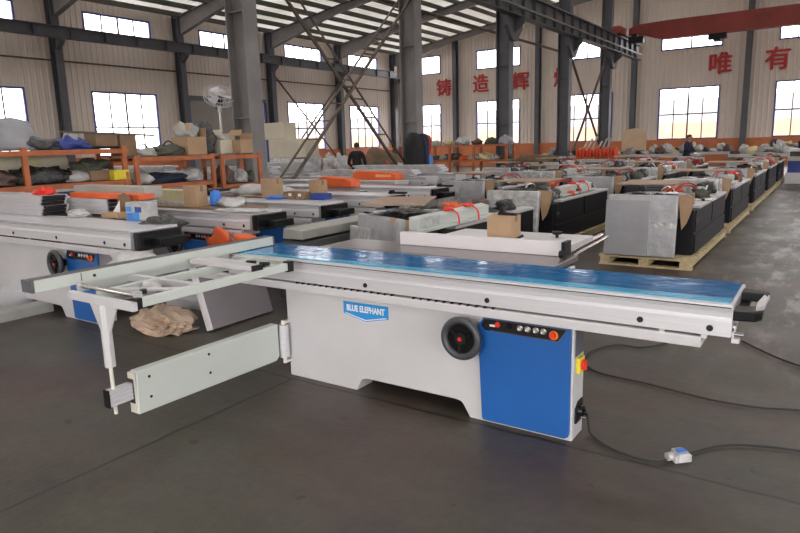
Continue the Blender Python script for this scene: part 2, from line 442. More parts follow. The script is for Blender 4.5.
# steel frames: wall columns, rafters
FY = [-3.5, 2.5, 8.5, 14.5, 20.5, 26.5, 32.5, 38.6]
WC = [('left', XW+.28, 1), ('right', XE-.28, -1)]
def hcol(mb, x, y, a, b, z0, z1, t=.03, alongx=True):
    if alongx:
        mb.box(x-a/2, x-a/2+t, y-b/2, y+b/2, z0, z1).box(x+a/2-t, x+a/2, y-b/2, y+b/2, z0, z1).box(x-a/2+t, x+a/2-t, y-t/2, y+t/2, z0, z1)
    else:
        mb.box(x-b/2, x+b/2, y-a/2, y-a/2+t, z0, z1).box(x-b/2, x+b/2, y+a/2-t, y+a/2, z0, z1).box(x-t/2, x+t/2, y-a/2+t, y+a/2-t, z0, z1)
    return mb
n = 1
for y in FY:
    for side, x, s in WC:
        n += 1; mb = MB(); hcol(mb, x, y, .42, .3, 0, 7.9)
        mb.box(x-.35, x+.35, y-.25, y+.25, 0, .03)
        struct('trim_%d' % n, mb, 'steel_dark')
    n += 1; mb = MB()     # rafters of one frame, both slopes, haunched at the eaves
    for a, b in ((XW+.1, XR), (XE-.1, XR)):
        s = 1 if b > a else -1
        pts = [(a, roofz(a)-.14), (b, roofz(b)-.14), (b, roofz(b)-.62), (a+s*5, roofz(a+s*5)-.5), (a+s*.5, roofz(a+s*.5)-1.0), (a, roofz(a)-1.0)]
        mb.prism(pts, 'y', y-.008, y+.008)
        for w0, w1, in (((a, roofz(a)-.16), (b, roofz(b)-.16)), ((a+s*5, roofz(a+s*5)-.5), (b, roofz(b)-.62)), ((a+s*.5, roofz(a+s*.5)-1.0), (a+s*5, roofz(a+s*5)-.5))):
            mb.bar((w0[0], y, w0[1]), (w1[0], y, w1[1]), .24, .025)
    struct('trim_%d' % n, mb, 'steel_grey')
# gable posts against the back wall
for x in (-21.65, -15.75, -9.9, -4.1, 1.7):
    n += 1; struct('trim_%d' % n, hcol(MB(), x, YN-.22, .36, .28, 0, roofz(x)-.2, alongx=False), 'steel_dark')
# interior column line under the ridge
IY = [3.1, 9.12, 15.2, 21.25, 27.3, 33.3]
for i, y in enumerate(IY):
    n += 1; mb = MB(); hcol(mb, XR, y, .50, .36, 0, 10.2)
    mb.box(XR-.35, XR+.35, y-.3, y+.3, 0, .03)
    for dz in (2.2, 4.2): mb.box(XR-.2, XR+.2, y-.15, y+.15, dz, dz+.02)
    c = struct('trim_%d' % n, mb, 'steel_grey' if i < 3 else 'steel_dark')
    if i < 3: continue
    g = MB().prism([(y-.18,5.0),(y+.18,5.0),(y+.62,5.45),(y+.62,5.75),(y-.62,5.75),(y-.62,5.45)], 'x', XR+.26, XR+.40)
    g.prism([(XR+.25,5.1),(XR+.75,5.55),(XR+.75,5.75),(XR+.25,5.75)], 'y', y-.015, y+.015)
    g.build('bracket', 'steel_dark', c)
# crane runway beams
n += 1; mb = MB(); x = XR+.5
mb.box(x-.16, x+.16, YS+.3, 37.5, 6.50, 6.53).box(x-.16, x+.16, YS+.3, 37.5, 5.76, 5.79).box(x-.01, x+.01, YS+.3, 37.5, 5.79, 6.50)
y = YS+.5
while y < 37.4: mb.box(x-.13, x+.13, y-.006, y+.006, 5.79, 6.5); y += 1.0
r = struct('trim_%d' % n, mb, 'steel_dark')
bx(x-.03, x+.03, YS+.3, 37.5, 6.53, 6.62).build('crane_rail', 'steel_grey', r)
bx(x+.18, x+.24, YS+.3, 37.5, 5.98, 6.05).build('conductor_rail', 'steel_grey', r)
n += 1; mb = MB(); x = XW+.75
mb.box(x-.12, x+.12, YS+.3, 38.3, 6.58, 6.61).box(x-.12, x+.12, YS+.3, 38.3, 6.15, 6.18).box(x-.01, x+.01, YS+.3, 38.3, 6.18, 6.58)
y = YS+.9
while y < 38: mb.box(x-.1, x+.1, y-.006, y+.006, 6.18, 6.58); y += 1.5
r = struct('trim_%d' % n, mb, 'steel_dark')
mb = MB()
for y in FY: mb.prism([(XW+.45,5.7),(x+.12,6.05),(x+.12,6.15),(XW+.45,6.15)], 'y', y-.1, y+.1)
mb.build('bracket', 'steel_dark', r)
n += 1; x = XE-.75
struct('trim_%d' % n, bx(x-.12, x+.12, YS+.3, 38.3, 6.15, 6.6), 'steel_dark')
# conduit along the left wall
n += 1; struct('trim_%d' % n, MB().cyl((XW+.12, YS+.2, 5.36), (XW+.12, YN-.4, 5.36), .035, n=8), 'brace')
# tie pipe under the roof
n += 1; struct('trim_%d' % n, MB().cyl((-12.0, 14.0, 6.03), (-12.0, 33.5, 6.03), .06, n=8), 'brace')
# lattice cross bracing between two interior columns
def lattice(p0, p1, w, rungs):
    # heavy chord on the line p0-p1, light chord beside it, joined by rungs
    mb = MB(); p0 = Vector(p0); p1 = Vector(p1); o = Vector((0, w, 0))
    mb.bar(p0, p1, .06); mb.bar(p0+o, p1+o, .035)
    for i in range(1, rungs):
        q = p0.lerp(p1, i/rungs); mb.bar(q, q+o*.98, .035)
    return mb
n += 1; struct('trim_%d' % n, lattice((XR-.05, 9.31, 5.75), (XR-.05, 14.95, .58), .45, 12), 'brace')
n += 1; struct('trim_%d' % n, lattice((XR+.05, 15.2, 5.45), (XR+.05, 9.86, .55), -.45, 12), 'brace')
for a, b in (((XR, 27.5, 5.6), (XR, 33.1, .8)), ((XR+.06, 33.1, 5.6), (XR+.06, 27.5, .2))):
    n += 1; struct('trim_%d' % n, MB().cyl(a, b, .06, n=6), 'brace')
for a, b in (((XW+.42, 26.6, 5.6), (XW+.42, 32.4, .4)), ((XW+.48, 32.4, 5.6), (XW+.48, 26.6, .4))):
    n += 1; struct('trim_%d' % n, MB().cyl(a, b, .05, n=6), 'brace')
# wall characters
for ch, x, z in (('铸',-22.65,5.28),('造',-19.83,5.34),('辉',-17.0,5.28),('煌',-14.2,5.3),('唯',-5.45,5.33),('有',-2.77,5.33)):
    o = text(ch, 1.22, 'paint_red', (x, YN-.06, z), RX90, ext=.01, heavy=.03, name='wall_character')
    tag(o, 'red painted character %s on the back wall, %s' % (ch, {'铸':'leftmost of the slogan','造':'second from the left','辉':'half behind the third column','煌':'peeking out beside the fourth column','唯':'right of the crane hoist','有':'rightmost, next to the last wall post'}[ch]), 'sign', 'red slogan characters on the back wall')
# overhead travelling crane
cr = thing('overhead_crane', 'dull red overhead travelling crane girder crossing the right bay', 'crane', (-1.2, 34.4, 6.2))
mb = MB().prism([(-9.0,6.95),(-8.6,7.1),(-7.2,7.15),(5.9,7.15),(5.9,6.3),(-7.4,6.3),(-8.4,6.62),(-9.0,6.62)], 'y', 34.15, 34.6)
mb.build('girder', 'crane_red', cr)
for x in (-9.3, 6.35):
    MB().box(x-.18, x+.18, 33.0, 35.8, 6.66, 6.98).build('end_carriage', 'crane_red', cr)
    MB().cyl((x-.12, 33.3, 6.68), (x+.12, 33.3, 6.68), .13).cyl((x-.12, 35.5, 6.68), (x+.12, 35.5, 6.68), .13).build('wheels', 'black', cr)
MB().box(-8.9, -8.2, 33.8, 34.1, 6.2, 6.5).box(-8.75, -8.5, 33.75, 34.05, 6.5, 6.62).build('drive_motor', 'black', cr)
MB().box(-5.35, -4.55, 34.2, 34.55, 6.05, 6.3).box(-5.1, -4.8, 34.1, 34.65, 5.95, 6.1).build('hoist_trolley', 'black', cr)
# outside: yard, and the buildings seen low through the windows
struct('trim_%d' % (n+1), MB().add([(-90,-60,-.15),(70,-60,-.15),(70,100,-.15),(-90,100,-.15)], [(0,1,2,3)]), 'ground_outside')
def block(name, label, x0, x1, y0, y1, zs):
    t = thing(name, label, 'building', ((x0+x1)/2, (y0+y1)/2, -.15))
    bx(x0, x1, y0, y1, -.15, 2.7).build('orange_base_course', 'orange_outside', t)
    bx(x0, x1, y0, y1, 2.7, zs).build('upper_wall', 'facade_outside', t)
    return t
block('neighbouring_workshop', 'low orange and white building seen through the back windows', -60, 30, 58, 66, 4.6)

# ---------------------------------------------------------------- daylight
w = bpy.data.worlds.new('sky'); SC.world = w; w.use_nodes = True
bg = w.node_tree.nodes['Background']; bg.inputs[0].default_value = (1,.985,.965,1); bg.inputs[1].default_value = SKYS
def portal(loc, rot, sx, sy):
    l = bpy.data.lights.new('daylight_portal', 'AREA'); l.shape = 'RECTANGLE'; l.size = sx; l.size_y = sy; l.cycles.is_portal = True
    o = bpy.data.objects.new('daylight_portal', l); COL.objects.link(o); o.location = loc; o.rotation_euler = rot
for h in hw[:-1]: portal((XW-.06, (h[0]+h[1])/2, (h[2]+h[3])/2), (PI/2, 0, -PI/2), h[1]-h[0], h[3]-h[2])
for h in he: portal((XE+.06, (h[0]+h[1])/2, (h[2]+h[3])/2), (PI/2, 0, PI/2), h[1]-h[0], h[3]-h[2])
for h in hn: portal(((h[0]+h[1])/2, YN+.06, (h[2]+h[3])/2), (PI/2, 0, PI), h[1]-h[0], h[3]-h[2])
for h in hs: portal(((h[0]+h[1])/2, YS-.06, (h[2]+h[3])/2), (PI/2, 0, 0), h[1]-h[0], h[3]-h[2])
for a, b in SKY:
    for x0, x1 in ((-15.0, XR), (-4.0, 1.5)):
        portal(((x0+x1)/2, (a+b)/2+.1, (roofz(x0)+roofz(x1))/2+.3), (0, 0, 0), x1-x0, b-a+.2)
# ================================================================ THE PANEL SAW
saw = thing('sliding_panel_saw', 'white and blue sliding table panel saw in the foreground with blue film on its table', 'panel saw', (-2.07, 3.2, 0))
FYc = 3.117
# base cabinet
mb = MB().prism([(-3.10,0),(-2.500,0),(-2.462,.075),(-2.44,.09),(-2.41,.096),(-1.75,.096),(-1.715,.09),(-1.70,.075),(-1.654,0),(-1.04,0),(-1.04,.65),(-3.10,.65)], 'y', FYc, 3.29)
mb.box(-3.06, -1.32, 3.28, 3.95, .10, .80)
cab = mb.build('base_cabinet', 'white_paint', saw, bevel=.006)
bx(-1.045, -1.036, 3.14, 3.275, .47, .648).build('side_recess', 'steel_dark', cab)
bx(-2.9, -1.5, 3.93, 3.97, .2, .7).build('rear_cover', 'steel_dark', cab)
# badge
bad = MB().prism([(-2.580,.606),(-2.222,.606),(-2.222,.525),(-2.40,.487),(-2.580,.525)], 'y', FYc-.004, FYc).build('badge', 'logo_blue', cab)
mb = MB().prism([(-2.565,.533),(-2.40,.499),(-2.237,.533),(-2.237,.527),(-2.40,.493),(-2.565,.527)], 'y', FYc-.006, FYc-.003)
mb.build('chevron', 'white', bad)
t_ = text('BLUE ELEPHANT', .052, 'white', (-2.401, FYc-.005, .565), RX90 @ Matrix.Diagonal((.80,1.08,1,1)), bad, ext=.001, bold=.0016)
# guide rail beam under the sliding table
mb = MB().prism([(3.05,.648),(3.05,.694),(3.058,.700),(3.30,.700),(3.30,.648)], 'x', -3.98, -.43)
rail = mb.build('guide_rail', 'white_paint', saw, bevel=.003)
mb = MB(); x = -2.93
while x < -1.43:
    if not (-2.1 < x < -2.0): MB().cyl((x, 3.052, .7045), (x, 3.09, .7045), .0075, n=8).build('rail_screw', 'black', rail)
    x += .052
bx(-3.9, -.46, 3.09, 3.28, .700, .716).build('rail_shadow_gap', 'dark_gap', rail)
for x in (-.60, -.42): bx(x-.012, x+.012, 3.052, 3.07, .694, .712).build('rail_clip', 'aluminium', rail)
# sliding table: grooved aluminium extrusion
pts = [(3.052,.713),(3.052,.783),(3.058,.789),(3.062,.800),(3.060,.822),(3.064,.825),(3.060,.828),(3.056,.843),(3.068,.845),(3.068,.849),(3.050,.850),(3.050,.860),(3.535,.860),(3.535,.713)]
tab = MB().prism(pts, 'x', -3.60, -.312).build('sliding_table', 'alu_pale', saw)
bx(-3.59, -.318, 3.0535, 3.0575, .8445, .8495).build('slot_line', 'dark_gap', tab)
bx(-.313, -.309, 3.055, 3.53, .716, .857).build('end_plate', 'aluminium', tab)
for x in (-3.2, -2.346, -1.508, -.70, -.397):
    MB().cyl((x, 3.047, .746), (x, 3.06, .746), .0145, n=18).build('hole_plug', 'black', tab)
bx(-3.56, -.322, 3.115, 3.53, .861, .8665).build('protective_film', 'film', tab)
bx(-3.56, -.322, 3.095, 3.165, .861, .8668).build('film_edge', 'film_edge', tab)
# end handle
h = MB().prism([(-.312,3.07),(-.22,3.09),(-.20,3.13),(-.20,3.22),(-.312,3.18)], 'z', .785, .832).build('push_handle', 'black_gloss', tab, bevel=.008)
MB().prism([(-.312,3.36),(-.215,3.36),(-.195,3.30),(-.195,3.42),(-.312,3.46)], 'z', .815, .858).box(-.312, -.27, 3.1, 3.45, .79, .81).build('handle_arm', 'black', h, bevel=.006)
MB().prism([(-.225,3.10),(-.195,3.14),(-.19,3.36),(-.215,3.36),(-.228,3.2)], 'z', .832, .856).build('handle_cap', 'aluminium', h, bevel=.005)
b = bx(-.309, -.296, 3.08, 3.13, .735, .76).box(-.309, -.265, 3.09, 3.13, .718, .722).box(-.309, -.278, 3.07, 3.11, .684, .705).box(-.309, -.302, 3.08, 3.11, .69, .75)
b.build('limit_stop', 'aluminium', saw)
# blue control box on the right of the cabinet
pts = [(-1.548,.645),(-1.590,.580),(-1.566,.030),(-1.555,.018),(-1.075,.018),(-1.055,.030),(-1.050,.06),(-1.050,.645)]
blue = MB().prism(pts, 'y', FYc-.022, FYc).build('control_cover', 'blue_paint', saw, bevel=.004)
yb = FYc-.022
def outline(d): return [(-1.545+d,.632-d),(-1.566+d,.590),(-1.540+d,.562+d),(-1.115-d*.4,.556+d),(-1.068-d,.628-d*.4),(-1.072-d,.632-d)]
pan = MB().prism(outline(0), 'y', yb-.003, yb).build('panel_border', 'chrome', blue)
pan2 = MB().prism(outline(.005), 'y', yb-.005, yb-.0025).build('control_panel', 'black', pan)
# controls (parts of the cover)
c = MB().box(-1.512, -1.478, yb-.006, yb-.004, .588, .600).build('display_label', 'white', blue)
MB().cyl((-1.462, yb-.014, .605), (-1.462, yb-.004, .605), .015).build('power_light', 'red', blue)
MB().cyl((-1.392, yb-.008, .606), (-1.392, yb-.004, .606), .017).cyl((-1.392, yb-.02, .606), (-1.392, yb-.006, .606), .010).build('rotary_knob', 'black_gloss', blue)
for x in (-1.330, -1.285, -1.238, -1.196):
    q = MB().ring((x, yb-.008, .603-(x+1.33)*-.0), (0,1,0), .0145, .004, 20, 6).cyl((x, yb-.006, .603), (x, yb-.004, .603), .0145).build('push_button', 'chrome', blue)
    MB().cyl((x, yb-.014, .603), (x, yb-.005, .603), .009).build('button_cap', 'clear_wrap', q)
q = MB().cyl((-1.140, yb-.014, .590), (-1.140, yb-.004, .590), .022, .026, 20).build('emergency_stop', 'orange_btn', blue)
MB().cyl((-1.140, yb-.034, .594), (-1.140, yb-.012, .594), .015, .016, 20).build('mushroom_button', 'red', q)
# isolator switch and socket on the side
q = bx(-1.04, -1.020, 3.163, 3.243, .372, .458).build('isolator_switch', 'yellow', saw, bevel=.003)
MB().cyl((-1.020, 3.205, .415), (-1.004, 3.205, .415), .028, n=20).box(-1.004, -.996, 3.197, 3.213, .39, .44).build('switch_knob', 'red', q)
q = MB().prism([(3.155,.115),(3.155,.175),(3.20,.205),(3.262,.205),(3.262,.115),(3.24,.09),(3.155,.09)], 'x', -1.04, -1.030).build('socket_plate', 'black', saw)
MB().cyl((-1.03, 3.21, .148), (-1.008, 3.21, .148), .034, .028, 16).cyl((-1.008, 3.21, .148), (-.990, 3.215, .130), .016, .010, 10).build('cable_plug', 'black_gloss', q)
MB().cyl((-1.01, 3.18, .125), (-.985, 3.18, .125), .006, n=8).build('plug_clip', 'chrome', q)
# handwheel
wc = Vector((-1.657, 3.02, .514))
hw_ = MB().ring(wc, (0,1,0), .106, .021, 40, 10).build('handwheel', 'grey_rim', saw)
MB().cyl(wc+Vector((0,.0,0)), wc+Vector((0,.045,0)), .100, .090, 36).cyl(wc+Vector((0,.04,0)), (wc.x, FYc+.01, wc.z), .035).build('wheel_disc', 'black_gloss', hw_)
mb = MB()
for k in range(3):
    a = k*2.094+.4; mb.bar(wc+Vector((0,-.006,0)), wc+Vector((math.cos(a)*.09, 0, math.sin(a)*.09)), .02, .012)
mb.cyl(wc+Vector((0,-.012,0)), wc+Vector((0,.01,0)), .034, n=20).build('wheel_spokes', 'black', hw_)
MB().cyl(wc+Vector((0,-.018,0)), wc+Vector((0,-.010,0)), .0125).build('hub_cap', 'red', hw_)
MB().cyl(wc+Vector((.062,-.05,.03)), wc+Vector((.062,.0,.03)), .011, .013, 12).build('crank_knob', 'black_gloss', hw_)
# saw table, rip fence and extension plate behind the sliding table
st = bx(-3.25, -1.36, 3.56, 4.12, .800, .840).build('saw_table', 'cast_plate', saw, bevel=.004)
bx(-2.95, -2.05, 3.69, 3.70, .838, .8405).build('blade_slot', 'dark_gap', st)
q = bx(-2.72, -1.425, 4.00, 4.045, .842, .938).build('rip_fence', 'pink_panel', saw, bevel=.002)
bx(-1.425, -1.40, 3.97, 4.09, .83, .942).build('fence_end_block', 'black', q)
MB().cyl((-1.42, 3.93, .87), (-1.38, 3.93, .87), .025).bar((-1.385,3.93,.87), (-1.37,3.86,.80), .02).build('fence_clamp', 'black', q)
q = bx(-2.48, -1.415, 4.06, 4.62, .862, .900).build('extension_plate', 'white_paint', saw, bevel=.003)
MB().cyl((-1.62, 4.42, .90), (-1.62, 4.42, .925), .012).cyl((-1.62, 4.42, .925), (-1.62, 4.42, .945), .034, .038, 8).build('star_knob', 'black', q)
MB().bar((-1.84, 4.14, .905), (-1.78, 4.18, .94), .016).build('locking_lever', 'black', q)
q = MB().cyl((-1.46, 3.60, .815), (-1.54, 5.25, .815), .016, n=12).cyl((-1.415, 3.60, .80), (-1.495, 5.25, .80), .013, n=12).build('fence_guide_rod', 'chrome', saw)
bx(-1.52, -1.36, 3.97, 4.03, .78, .80).build('rod_bracket', 'black', q)
bx(-1.37, -1.335, 3.62, 3.96, .76, .80).build('table_bracket', 'black', st)
# crosscut outrigger table
fr = MB()
fr.box(-2.89, -2.85, 1.84, 2.90, .822, .870).box(-3.26, -3.22, 1.84, 3.00, .822, .870)
fr.box(-3.44, -2.95, 2.96, 3.00, .822, .868)
frame = fr.build('crosscut_frame', 'pale_green', saw, bevel=.003)
bx(-3.56, -3.52, 1.90, 3.0, .822, .868).build('inner_bar', 'pale_green', frame)
bx(-2.893, -2.847, 1.815, 1.845, .818, .873).build('end_cap', 'black', frame)
bx(-2.893, -2.847, 2.90, 2.95, .812, .878).build('end_cap', 'black', frame)
q = bx(-3.44, -2.845, 1.785, 1.815, .812, .858).build('end_beam', 'white_paint', saw, bevel=.003)
MB().prism([(-3.245,.812),(-3.00,.812),(-3.090,.66),(-3.098,.60),(-3.163,.60),(-3.168,.66)], 'y', 1.792, 1.800).build('gusset', 'white_paint', q)
MB().cyl((-3.132, 1.80, .815), (-3.132, 1.80, .47), .029, .029, 6, False).build('support_post', 'white_paint', q)
MB().cyl((-3.132, 1.80, .48), (-3.132, 1.80, .20), .011, .011, 10).build('adjusting_rod', 'cream', q)
q = MB().cyl((-3.41, 1.85, .880), (-2.90, 1.85, .880), .014, n=16).build('end_roller', 'chrome', frame)
bx(-3.43, -3.41, 1.83, 1.87, .86, .90).box(-2.90, -2.88, 1.83, 1.87, .86, .90).build('roller_bracket', 'aluminium', frame)
# cross rails of the frame
q = bx(-3.44, -2.86, 2.60, 2.68, .872, .902).build('cross_rail', 'white_paint', frame, bevel=.002)
bx(-2.862, -2.845, 2.60, 2.68, .870, .904).build('rail_cap', 'black', frame)
for x in (-3.02, -2.90):
    MB().cyl((x, 2.74, .87), (x, 2.74, .885), .008).cyl((x-.025, 2.73, .890), (x+.03, 2.76, .890), .012).build('clamp_lever', 'black', frame)
bx(-3.52, -2.89, 2.78, 2.84, .858, .872).build('cross_plate', 'white_paint', frame)
bx(-3.52, -2.89, 2.20, 2.24, .83, .868).build('cross_strut', 'alu_pale', frame)
MB().bar((-3.24, 1.90, .862), (-2.87, 2.12, .862), .05, .012).build('corner_plate', 'white_paint', frame)
MB().cyl((-2.96, 1.93, .865), (-2.96, 1.93, .89), .018, n=8).build('corner_knob', 'black', frame)
MB().lump((-3.14, 2.10, .845), (.07,.05,.025), 5, .3).build('plastic_wrap', 'clear_wrap', frame)
# crosscut fence
f = bx(-3.69, -3.50, 1.62, 3.42, .872, .935)
fence = MB().prism([(-3.605,.872),(-3.50,.872),(-3.50,.935),(-3.518,.935),(-3.52,.925),(-3.54,.925),(-3.542,.935),(-3.565,.935),(-3.567,.925),(-3.587,.925),(-3.589,.935),(-3.605,.935)], 'y', 1.64, 3.42).build('crosscut_fence', 'pale_green', saw)
bx(-3.592, -3.516, 1.645, 3.415, .930, .9375).build('fence_slot', 'dark_beam', fence)
bx(-3.607, -3.498, 1.625, 1.640, .870, .937).build('fence_end_cap', 'steel_dark', fence)
bx(-3.607, -3.498, 3.418, 3.435, .870, .937).build('fence_end_cap', 'steel_dark', fence)
MB().cyl((-3.502, 1.98, .905), (-3.495, 1.98, .905), .009).build('fence_bolt', 'dark_gap', fence)
bx(-3.501, -3.4985, 1.9, 1.905, .874, .933).build('joint_line', 'dark_beam', fence)
bx(-3.60, -3.54, 2.0, 2.6, .868, .872).build('scale_strip', 'green_dark', fence)
# swing arm
arm = MB().prism([(1.915,.155),(1.925,.398),(1.93,.405),(3.02,.400),(3.02,.165),(2.99,.142),(2.96,.140)], 'x', -3.165, -3.10)
arm = arm.build('swing_arm', 'pale_green', saw, bevel=.006)
bx(-3.160, -3.106, 1.906, 1.918, .165, .40).build('arm_end', 'cream', arm)
bx(-3.158, -3.108, 1.900, 1.907, .225, .365).build('arm_opening', 'dark_gap', arm)
for y, z in ((2.0,.355),(2.0,.235),(2.42,.36),(2.42,.24)):
    MB().cyl((-3.102, y, z), (-3.097, y, z), .0085, n=12).build('bolt_hole', 'black', arm)
ex = MB().prism([(-3.155,.252),(-3.112,.252),(-3.112,.262),(-3.116,.266),(-3.112,.270),(-3.112,.286),(-3.116,.290),(-3.112,.294),(-3.112,.310),(-3.116,.314),(-3.112,.318),(-3.112,.345),(-3.155,.345)], 'y', 1.762, 1.93)
ex = ex.build('telescopic_tube', 'alu_pale', arm)
bx(-3.158, -3.109, 1.755, 1.763, .249, .348).build('tube_cap', 'black', ex)
q = MB().cyl((-3.098, 3.068, .150), (-3.098, 3.068, .385), .036, n=24).build('hinge_tube', 'alu_pale', saw)
MB().cyl((-3.098, 3.068, .385), (-3.098, 3.068, .415), .014).box(-3.11, -3.08, 3.06, 3.125, .393, .408).build('hinge_lug', 'cream', q)
MB().cyl((-3.098, 3.068, .105), (-3.098, 3.068, .15), .014).box(-3.11, -3.08, 3.06, 3.125, .108, .124).build('hinge_lug', 'cream', q)
MB().cyl((-3.20, 3.35, .50), (-3.20, 3.35, .545), .05).cyl((-3.2,3.35,.4),(-3.2,3.35,.5),.03).build('hose_connector', 'dark_beam', saw)

# ---------------------------------------------------------------- things by the saw
def cable(label, pts, r=.0062, m='rubber'):
    o = MB().tube(pts, r, 6).build('power_cable', m, loc=pts[0]); return tag(o, label, 'cable')
cable('black cable from the side socket of the saw to the round floor connector', [(-.990,3.215,.130),(-.985,3.235,.05),(-.96,3.22,.012),(-.84,3.13,.012),(-.70,3.09,.012),(-.60,3.10,.012),(-.565,3.14,.015)])
cable('black cable leaving the floor connector towards the right edge', [(-.49,3.24,.02),(-.45,3.32,.012),(-.38,3.42,.012),(-.28,3.50,.012),(-.12,3.56,.012),(.1,3.60,.012),(.35,3.63,.012)])
cable('long black cable curling behind the control box and across the aisle', [(-.95,5.1,.012),(-1.1,4.88,.012),(-1.28,4.86,.012),(-1.40,4.62,.012),(-1.37,4.36,.012),(-1.24,4.20,.012),(-1.05,4.16,.012),(-.87,4.14,.012),(-.65,4.09,.012),(-.45,4.06,.012),(-.22,4.08,.012),(-.02,4.15,.012),(.25,4.14,.012)])
cable('black cable hanging off the table end and running to the far right', [(-.47,3.30,.64),(-.455,3.45,.3),(-.44,4.9,.03),(-.47,5.42,.012),(-.36,5.28,.012),(-.2,5.1,.012),(-.04,4.98,.012),(.2,4.9,.012)][3:], .008)
p = thing('cable_connector', 'white plastic cable connector block with blue top lying on the floor', 'connector', (-.51, 3.20, 0))
RZ = Matrix.Translation((-.51, 3.20, 0)) @ Matrix.Rotation(.75, 4, 'Z')
MB().box(-.045, .045, -.030, .030, .0, .040, RZ).box(-.030, .026, -.038, .038, .006, .052, RZ).cyl((-.565,3.155,.025), (-.49,3.235,.025), .022, n=10).build('body', 'white_bag', p, bevel=.005)
MB().box(-.022, .022, -.020, .014, .052, .060, RZ).build('blue_cap', 'blue_bright', p)
# cardboard box on the extension plate
def carton(name, label, c, s, m='cardboard', rz=0, parts=('tape',), group=None, tape='cardboard_dark'):
    t = thing(name, label, 'box', c, group); R = Matrix.Translation(c) @ Matrix.Rotation(rz, 4, 'Z'); a, b, h = s[0]/2, s[1]/2, s[2]
    MB().box(-a, a, -b, b, 0, h, R).build('body', m, t, bevel=min(s)*.02)
    if 'tape' in parts: MB().box(-a-.001, a+.001, -.02, .02, h*.72, h+.001, R).build('tape', tape, t)
    if 'label' in parts: MB().box(-a*.4, a*.3, -b-.002, -b, h*.4, h*.75, R).build('paper_label', 'white', t)
    if 'open' in parts:
        MB().box(-a, a, -b-.004, -b, h, h*1.5, R @ Matrix.Translation((0,0,h)) @ Matrix.Rotation(-.5, 4, 'X') @ Matrix.Translation((0,0,-h))).build('flap', m, t); MB().box(-a, a, b, b+.004, h, h*1.5, R).build('flap', m, t)
    return t
carton('cardboard_box', 'plain brown cardboard box standing on the white plate behind the blue film', (-1.985, 4.30, .901), (.195, .17, .165), rz=.0)
o = MB().prism([(0,0),(.14,0),(.14,.015),(.05,.02),(.035,.06),(.02,.06),(.01,.02),(0,.02)], 'y', 0, .03).build('spring_clamp', 'black', loc=(0,0,0))
o.location = (-2.02, 4.27, 1.067); tag(o, 'small black clamp lying on top of the brown cardboard box', 'clamp')
# leaning sheet, crumpled paper, slabs under the outrigger
t = thing('steel_sheet', 'dark grey sheet with a pale edge leaning under the crosscut table', 'panel', (-4.6, 4.0, 0))
R = Matrix.Translation((-4.50, 3.55, .012)) @ Matrix.Rotation(-.30, 4, 'Y')
MB().box(-.025, .025, .012, .76, 0, .60, R).build('face', 'grey_panel', t)
MB().box(-.032, .032, -.01, .012, 0, .60, R).build('edge_strip', 'pink_panel', t)
o = MB().lump((-4.98,3.42,0), (.34,.22,.12), 11, .34, True, 30, 20, freq=5, smooth=False).build('crumpled_paper', 'paper_brown', loc=(-4.98,3.42,0))
tag(o, 'crumpled brown wrapping paper heap on the floor under the crosscut table', 'paper')
o = bx(-5.75,-5.1, 4.0,4.25, 0,.09).build('white_beam', 'white_paint', loc=(-5.4,4.1,0)); tag(o, 'short white steel beam on the floor behind the crumpled paper', 'beam')
o = bx(-5.95,-5.2, 4.35,4.55, 0,.16).build('white_beam', 'alu_pale', loc=(-5.5,4.45,0)); tag(o, 'thicker pale steel beam on the floor, second behind the crumpled paper', 'beam')
for k, (x, w, z, m, lab) in enumerate(((-6.62,.17,.10,'beam_grey','long grey box beam lying on the floor at the left edge'),(-7.05,.22,.22,'alu_pale','pale box beam lying behind the grey one at the left edge'))):
    t = thing('box_beam', lab, 'beam', (x, 2.4, 0)); bx(x-w, x+w*.2, 1.5, 3.25, 0.0, z).build('body', m, t, bevel=.004); bx(x-w+.02, x+w*.2-.02, 3.25, 3.255, .02, z-.02).build('end_cap', 'dark_beam', t)
# ================================================================ BACKGROUND SAWS (finished machines in rows on the left)
ORD = ['nearest','second','third','fourth','fifth','sixth','seventh','eighth']
def saw_copy(loc, label, keep, group, scale=None):
    scale = scale or ((1,1,1.10) if label.endswith(('nearest of the row going back','second of the row going back')) else (1,1,1.075))
    r = saw.copy(); COL.objects.link(r); r['label'] = label; r['group'] = group; r.location = loc; r.scale = scale
    for ch in list(saw.children):
        if ch.name.split('.')[0] in keep:
            c = ch.copy(); COL.objects.link(c); c.parent = r
            if ch.name.split('.')[0] in ('control_cover','handwheel'): c.location.x += .12
            for g in list(ch.children):
                if g.name.split('.')[0] in ('push_handle','badge','protective_film','film_edge','slot_line','side_recess','rear_cover','rail_shadow_gap','rail_screws','fence_clamp'): continue
                copy_tree(g, c)
    if label.startswith('finished panel saw left'):
        bx(1.765, 1.84, -.12, .32, .70, .845).box(1.84, 1.96, .0, .30, .72, .79).build('end_bracket', 'black_gloss', None, bevel=.01).parent = r
    return r
KEEP = ('base_cabinet','guide_rail','sliding_table','control_cover','handwheel','saw_table','isolator_switch')
rows = [(-4.90,3.12),(-4.90,4.47),(-5.06,5.72),(-5.02,6.98),(-5.10,8.35)]
for i, (xr, y) in enumerate(rows):
    saw_copy((xr-1.758, y+.15, 0), 'finished panel saw left of the foreground saw, %s of the row going back' % ORD[i], KEEP, 'finished panel saws in the left row')
K2 = ('base_cabinet','guide_rail','sliding_table','saw_table')
for i, (xr, y) in enumerate([(-6.75,9.8),(-6.9,11.15),(-6.95,12.5)]):
    saw_copy((xr-1.758, y+.15, 0), 'finished panel saw beyond the left row in the middle of the hall, %s going back' % ORD[i], K2, 'finished panel saws in the middle')
